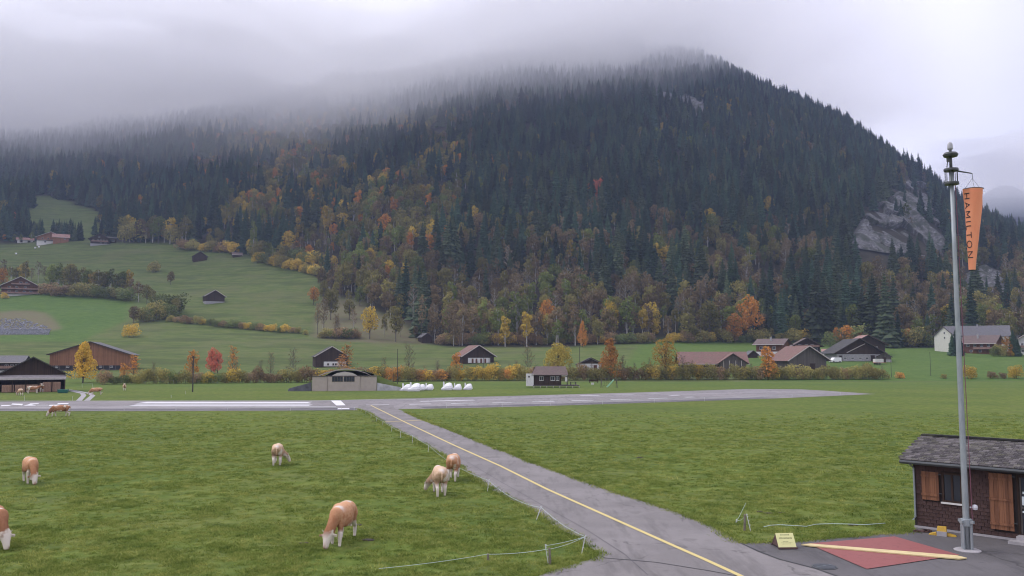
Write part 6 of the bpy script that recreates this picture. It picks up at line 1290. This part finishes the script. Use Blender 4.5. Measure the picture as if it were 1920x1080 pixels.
# ------------------------------------------------------------------ cattle
def cow_mesh(name, turn=0.0, up=False, reach=0.0, step=0.0):
    N = []; E = []; Rd = []
    def nd(p, r, par=None):
        N.append(p); Rd.append(r)
        if par is not None: E.append((par, len(N) - 1))
        return len(N) - 1
    pel = nd((-.70, 0, 1.10), (.34, .30)); loin = nd((-.32, 0, 1.03), (.38, .37), pel); bel = nd((.05, 0, .97), (.41, .42), loin); che = nd((.42, 0, .95), (.35, .41), bel); sh = nd((.68, 0, 1.04), (.25, .32), che)
    rump = nd((-.93, 0, 1.14), (.19, .20), pel)
    if not up:
        ty = turn
        n1 = nd((.88, ty * .25, .86), (.17, .25), sh); n2 = nd((1.06 - abs(ty) * .15, ty * .55, .64), (.14, .20), n1); poll = nd((1.20 - abs(ty) * .3, ty * .9, .47), (.13, .15), n2)
        fo = nd((1.28 - abs(ty) * .36, ty * 1.02, .34), (.13, .14), poll); no = nd((1.35 - abs(ty) * .42, ty * 1.12, .17), (.10, .105), fo); mu = nd((1.38 - abs(ty) * .44, ty * 1.16, .06), (.09, .085), no); hd = (1.20 - abs(ty) * .3, ty * .9, .47); hz_ = .06
    else:
        n1 = nd((.95, turn * .2, 1.22), (.15, .21), sh); n2 = nd((1.12, turn * .5, 1.42), (.12, .15), n1); poll = nd((1.26, turn * .8, 1.56), (.115, .12), n2); fo = nd((1.40, turn, 1.50), (.11, .12), poll); no = nd((1.58, turn * 1.3, 1.40), (.08, .09), fo); mu = nd((1.68, turn * 1.4, 1.34), (.075, .075), no); hd = (1.26, turn * .8, 1.56); hz_ = .05
    hv = Vector((N[mu][0] - N[poll][0], N[mu][1] - N[poll][1], 0)); hv = hv.normalized() if hv.length > .01 else Vector((1, 0, 0)); sd = Vector((-hv.y, hv.x, 0))
    if not up and abs(turn) < .4: sd = Vector((0, 1, 0))
    for sg in (-1, 1):
        e1 = nd(tuple(Vector(hd) + sd * sg * .16 + Vector((0, 0, .03))), (.03, .045), poll); nd(tuple(Vector(hd) + sd * sg * .31 + Vector((-.02, 0, .0))), (.012, .045), e1)
        k1 = nd((.60 + sg * step * .12, sg * .16, .74), (.12, .13), che); k2 = nd((.60 + sg * step * .2, sg * .18, .56), (.10, .105), k1); k3 = nd((.62 + sg * step * .3, sg * .18, .34), (.075, .075), k2); k4 = nd((.60 + sg * step * .34, sg * .18, .12), (.055, .055), k3); nd((.63 + sg * step * .36, sg * .18, .03), (.055, .06), k4)
        h1 = nd((-.66 - sg * step * .1, sg * .19, .84), (.17, .19), pel); h2 = nd((-.60 - sg * step * .15, sg * .21, .64), (.115, .12), h1); h3 = nd((-.84 - sg * step * .3, sg * .19, .44), (.078, .08), h2); h4 = nd((-.79 - sg * step * .36, sg * .19, .13), (.056, .058), h3); nd((-.75 - sg * step * .36, sg * .19, .03), (.055, .06), h4)
    t1 = nd((-1.06, 0, 1.16), (.03, .03), rump); t2 = nd((-1.10, .01, .90), (.022, .022), t1); t3 = nd((-1.07, .02, .55), (.022, .022), t2); nd((-1.07, .02, .36), (.04, .04), t3)
    nd((-.42, 0, .66), (.10, .08), loin)
    me = bpy.data.meshes.new(name); me.from_pydata(N, E, []); o = bpy.data.objects.new(name, me); C.objects.link(o)
    md = o.modifiers.new('s', 'SKIN'); md.use_smooth_shade = True
    for i, v in enumerate(me.skin_vertices[0].data): v.radius = Rd[i]; v.use_root = (i == 0)
    o.modifiers.new('d', 'SUBSURF').levels = 2
    bpy.context.view_layer.update(); out = bpy.data.meshes.new_from_object(o.evaluated_get(bpy.context.evaluated_depsgraph_get())); bpy.data.objects.remove(o)
    co = np.zeros(len(out.vertices) * 3); out.vertices.foreach_get('co', co); co = co.reshape(-1, 3)
    nn = np.zeros(len(out.vertices) * 3); out.vertices.foreach_get('normal', nn); nn = nn.reshape(-1, 3); dd_ = (fbm(co[:, 0] * 4 + 9, co[:, 2] * 4 + co[:, 1] * 3, 3, 17) - .45) * .07 * (co[:, 2] > .5); co += nn * dd_[:, None]; out.vertices.foreach_set('co', co.ravel()); out.update()
    hx, hy, hz2 = N[fo]; hm = np.clip(1.6 - np.linalg.norm(co - [hx, hy, hz2], axis=1) / .19, 0, 1); lg = np.clip((.66 - co[:, 2]) / .12, 0, 1) * (co[:, 0] < .85)
    hoof = np.clip((.07 - co[:, 2]) / .02, 0, 1) * (co[:, 0] < .85); 
    nz_ = fbm(co[:, 0] * 3 + 5, co[:, 1] * 3 + co[:, 2] * 2, 3, 5) - .45
    pt = np.maximum(np.clip(1.2 - np.linalg.norm((co - [.50, .02, 1.34]) * [1, .8, 1], axis=1) / .26 + nz_ * 1.6, 0, 1) * (co[:, 2] > 1.05), np.clip(1.1 - np.linalg.norm(co - [-.95, 0, 1.32], axis=1) / .22 + nz_ * 1.5, 0, 1))
    hm = np.clip(hm + nz_ * (hm > 0) * .8, 0, 1); lg = np.clip(lg + nz_ * (lg > 0) * (lg < 1) * 2, 0, 1)
    for nm, A in (('pale', np.maximum(np.maximum(hm, lg), np.clip(pt * 1.6, 0, 1))), ('hoof', np.maximum(hoof, np.clip(1.2 - np.linalg.norm(co - N[mu], axis=1) / .075, 0, 1) * .6))):
        a_ = out.attributes.new(nm, 'FLOAT', 'POINT'); a_.data.foreach_set('value', A.astype(np.float32))
    out.shade_smooth(); return out, Vector(N[poll]), sd, Vector(N[fo]), Vector(N[mu])
def coat(name, tan, tan2, th):
    t = NT(name); n1 = t.noise(1.4, 3, .55); n2 = t.noise(9, 4, .6)
    k = t.mix(t.mr(n2, .38, .62), tan, tan2); k = t.mix(t.mr(t.noise(4, 5, .7), .52, .66, 0, .6), k, mul(tan2, 1.25)); k = t.mix(t.mr(t.n('ShaderNodeTexNoise').outputs[0], 0, 1, 0, 0), k, k)
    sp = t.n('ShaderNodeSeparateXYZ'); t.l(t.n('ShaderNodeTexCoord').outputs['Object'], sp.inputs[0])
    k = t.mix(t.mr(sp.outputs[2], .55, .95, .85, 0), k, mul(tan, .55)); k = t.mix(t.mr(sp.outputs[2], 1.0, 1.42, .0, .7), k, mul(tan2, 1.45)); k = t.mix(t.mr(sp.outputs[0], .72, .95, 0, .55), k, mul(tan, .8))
    k = t.mix(t.mr(n1, th, th + .05), k, (.62, .54, .46)); k = t.mix(t.attr('pale'), k, (.66, .58, .52)); k = t.mix(t.attr('hoof'), k, (.10, .07, .06))
    t.col(k); t.rough(.85); t.b.inputs['Specular IOR Level'].default_value = .2; t.bump(t.noise(14, 4, .7), .5, .02); return t.m
COAT = {'tan': coat('tan_coat', (.38, .165, .080), (.48, .27, .155), .545), 'cream': coat('cream_coat', (.42, .26, .16), (.54, .38, .26), .56), 'red': coat('red_white_coat', (.27, .115, .060), (.36, .18, .10), .49)}
M_HORN = plain('horn', (.55, .50, .42), .5, .1); M_EYE = plain('eye', (.01, .01, .01), .2)
_cows = {}
def cow(px, py, heading, ct, label, turn=0.0, up=False, sc_=1.0, step=0.0, name='cow'):
    key = (turn, up, step)
    if key not in _cows: _cows[key] = cow_mesh('cow_body', turn, up, 0, step)
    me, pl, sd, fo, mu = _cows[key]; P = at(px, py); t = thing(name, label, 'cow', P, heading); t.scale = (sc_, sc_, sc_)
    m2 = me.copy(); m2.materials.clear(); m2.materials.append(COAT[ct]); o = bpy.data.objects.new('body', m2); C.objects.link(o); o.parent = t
    for sg in (-1, 1):
        MB().tube([pl + sd * sg * .07 + Vector((0, 0, .08)), pl + sd * sg * .17 + Vector((0, 0, .15)), pl + sd * sg * .20 + Vector((.03, 0, .21))], [.025, .018, .006], 6).build('horn', M_HORN, t, True)
        e = fo + sd * sg * .105 + Vector((.02, 0, .03)); MB().lathe([(.005, -.02), (.02, 0), (.005, .02)], tuple(e), 8).build('eye', M_EYE, t)
    return t
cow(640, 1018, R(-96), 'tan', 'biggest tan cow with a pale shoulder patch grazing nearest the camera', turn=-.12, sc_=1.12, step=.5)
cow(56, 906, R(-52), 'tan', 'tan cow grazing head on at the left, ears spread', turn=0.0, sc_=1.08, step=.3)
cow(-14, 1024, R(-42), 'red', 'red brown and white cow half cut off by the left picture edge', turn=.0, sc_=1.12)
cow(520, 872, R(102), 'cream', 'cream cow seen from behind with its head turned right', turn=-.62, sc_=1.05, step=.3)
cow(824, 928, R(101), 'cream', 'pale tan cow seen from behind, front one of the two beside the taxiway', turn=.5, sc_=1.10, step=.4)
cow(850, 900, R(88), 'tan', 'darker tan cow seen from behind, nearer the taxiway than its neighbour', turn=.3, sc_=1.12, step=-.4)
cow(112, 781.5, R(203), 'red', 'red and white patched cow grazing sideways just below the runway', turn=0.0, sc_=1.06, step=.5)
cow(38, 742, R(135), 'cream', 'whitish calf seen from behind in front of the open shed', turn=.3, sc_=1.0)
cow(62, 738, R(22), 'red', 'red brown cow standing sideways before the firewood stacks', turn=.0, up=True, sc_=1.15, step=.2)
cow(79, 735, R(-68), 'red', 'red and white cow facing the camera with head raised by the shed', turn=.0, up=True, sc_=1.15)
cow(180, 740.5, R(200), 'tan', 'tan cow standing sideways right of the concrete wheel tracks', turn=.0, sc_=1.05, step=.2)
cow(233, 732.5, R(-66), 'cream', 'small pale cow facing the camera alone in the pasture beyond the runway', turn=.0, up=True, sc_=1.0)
# ------------------------------------------------------------------ air and cloud
def volume(name, dens, col, aniso=0.0):
    m = bpy.data.materials.new(name); m.use_nodes = True; t = m.node_tree; t.nodes.clear()
    o = t.nodes.new('ShaderNodeOutputMaterial'); v = t.nodes.new('ShaderNodeVolumePrincipled')
    v.inputs['Density'].default_value = dens; v.inputs['Color'].default_value = (*col, 1); v.inputs['Anisotropy'].default_value = aniso
    t.links.new(v.outputs[0], o.inputs['Volume']); return m
hz = MB().box2(-3300, 3300, -320, 3950, -1.5, 905); hz = hz.build('haze', volume('haze_air', .00014, (.56, .66, 1.0))); hz['kind'] = 'stuff'
def cloud(shift, dens, amp, seed, us, ys, zbf, thick=150, col=(1.0, .99, 1.0), rampy=(560, 950)):
    nx, ny = len(us), len(ys); U, Yv = np.meshgrid(us, ys, indexing='ij'); Xv = U * np.clip(Yv, 900, 1e9)
    sx = np.clip((us[-1] - U) / .42, .0, 1) * np.clip((U - us[0]) / .2, .0, 1); zb = zbf(960 + U * 1600) + shift + amp * sx * (fbm(Xv / 230 + seed * 7, Yv / 300, 5, seed) - .47) * 2
    zt = zb - .5 * shift + thick + 50 * (fbm(Xv / 300, Yv / 300, 3, seed + 5))
    zt = zb + (zt - zb) * np.clip((Yv - rampy[0]) / rampy[1], .05, 1) * sx + 1.5
    zt = np.minimum(zt, 895); ed = np.minimum(np.minimum(np.arange(nx)[:, None], nx - 1 - np.arange(nx)[:, None]), np.minimum(np.arange(ny)[None], ny - 1 - np.arange(ny)[None]))
    A = np.stack([Xv, Yv, zb], -1).reshape(-1, 3); B = np.stack([Xv, Yv, zt], -1).reshape(-1, 3); n = nx * ny; idx = np.arange(n).reshape(nx, ny)
    q = np.stack([idx[:-1, :-1], idx[:-1, 1:], idx[1:, 1:], idx[1:, :-1]], -1).reshape(-1, 4); q2 = q[:, ::-1] + n; S = []
    for lin in (idx[:, 0], idx[-1, :], idx[::-1, -1], idx[0, ::-1]): S += [(lin[i], lin[i + 1], lin[i + 1] + n, lin[i] + n) for i in range(len(lin) - 1)]
    o = link('cloud', npmesh('cloud', np.vstack([A, B]), np.vstack([q, q2, np.array(S)])), volume('cloud_mist', dens, col), smooth=True); o['kind'] = 'stuff'
zmain = lambda p: np.interp(p, [-900, 0, 200, 400, 600, 700, 800, 1000, 1200, 1330, 1420, 1520, 1700], [365, 366, 378, 370, 345, 345, 356, 402, 444, 496, 572, 640, 720])
for k, (sh, de, am, sd_) in enumerate(((-130, .0004, 50, 6), (-85, .0008, 60, 1), (-45, .0015, 70, 2), (-8, .0022, 74, 3), (28, .003, 70, 4))):
    cloud(sh, de, am, sd_, np.linspace(-1.3 - .01 * k, .50 + .016 * k, 116), np.linspace(600 + 9 * k, 2600 + 7 * k, 70), zmain)
# cloud lying against the far ridge at the right
for k, (sh, de) in enumerate(((-90, .0006), (-30, .0012), (30, .002))):
    cloud(sh, de, 40, 12 + k, np.linspace(.46 + .01 * k, 1.2, 40), np.linspace(2250 + 11 * k, 3600, 40), lambda p: 560 + 0 * p, 160, rampy=(2200, 300))
uu_ = np.linspace(.44, 1.4, 60); ys_ = np.linspace(2500, 3700, 40); U, Yv = np.meshgrid(uu_, ys_, indexing='ij'); X = U * 3000
top = np.interp(960 + U * 1600, [1700, 1790, 1830, 1875, 1950, 2200], [100, 300, 440, 540, 600, 620]); z_ = np.interp(Yv, [2500, 3200, 3700], [0, 1, .2]) * top * (.9 + .25 * fbm(X / 200, Yv / 200, 4, 3)) + 20; z_ = np.minimum(z_, 700)
idx = np.arange(60 * 40).reshape(60, 40); q = np.stack([idx[:-1, :-1], idx[1:, :-1], idx[1:, 1:], idx[:-1, 1:]], -1).reshape(-1, 4)
o = link('far_mountain', npmesh('far_mountain', np.stack([X, Yv, z_], -1).reshape(-1, 3), q), plain('far_forest', (.035, .045, .04), .95, .4, .02), smooth=True); o['kind'] = 'structure'
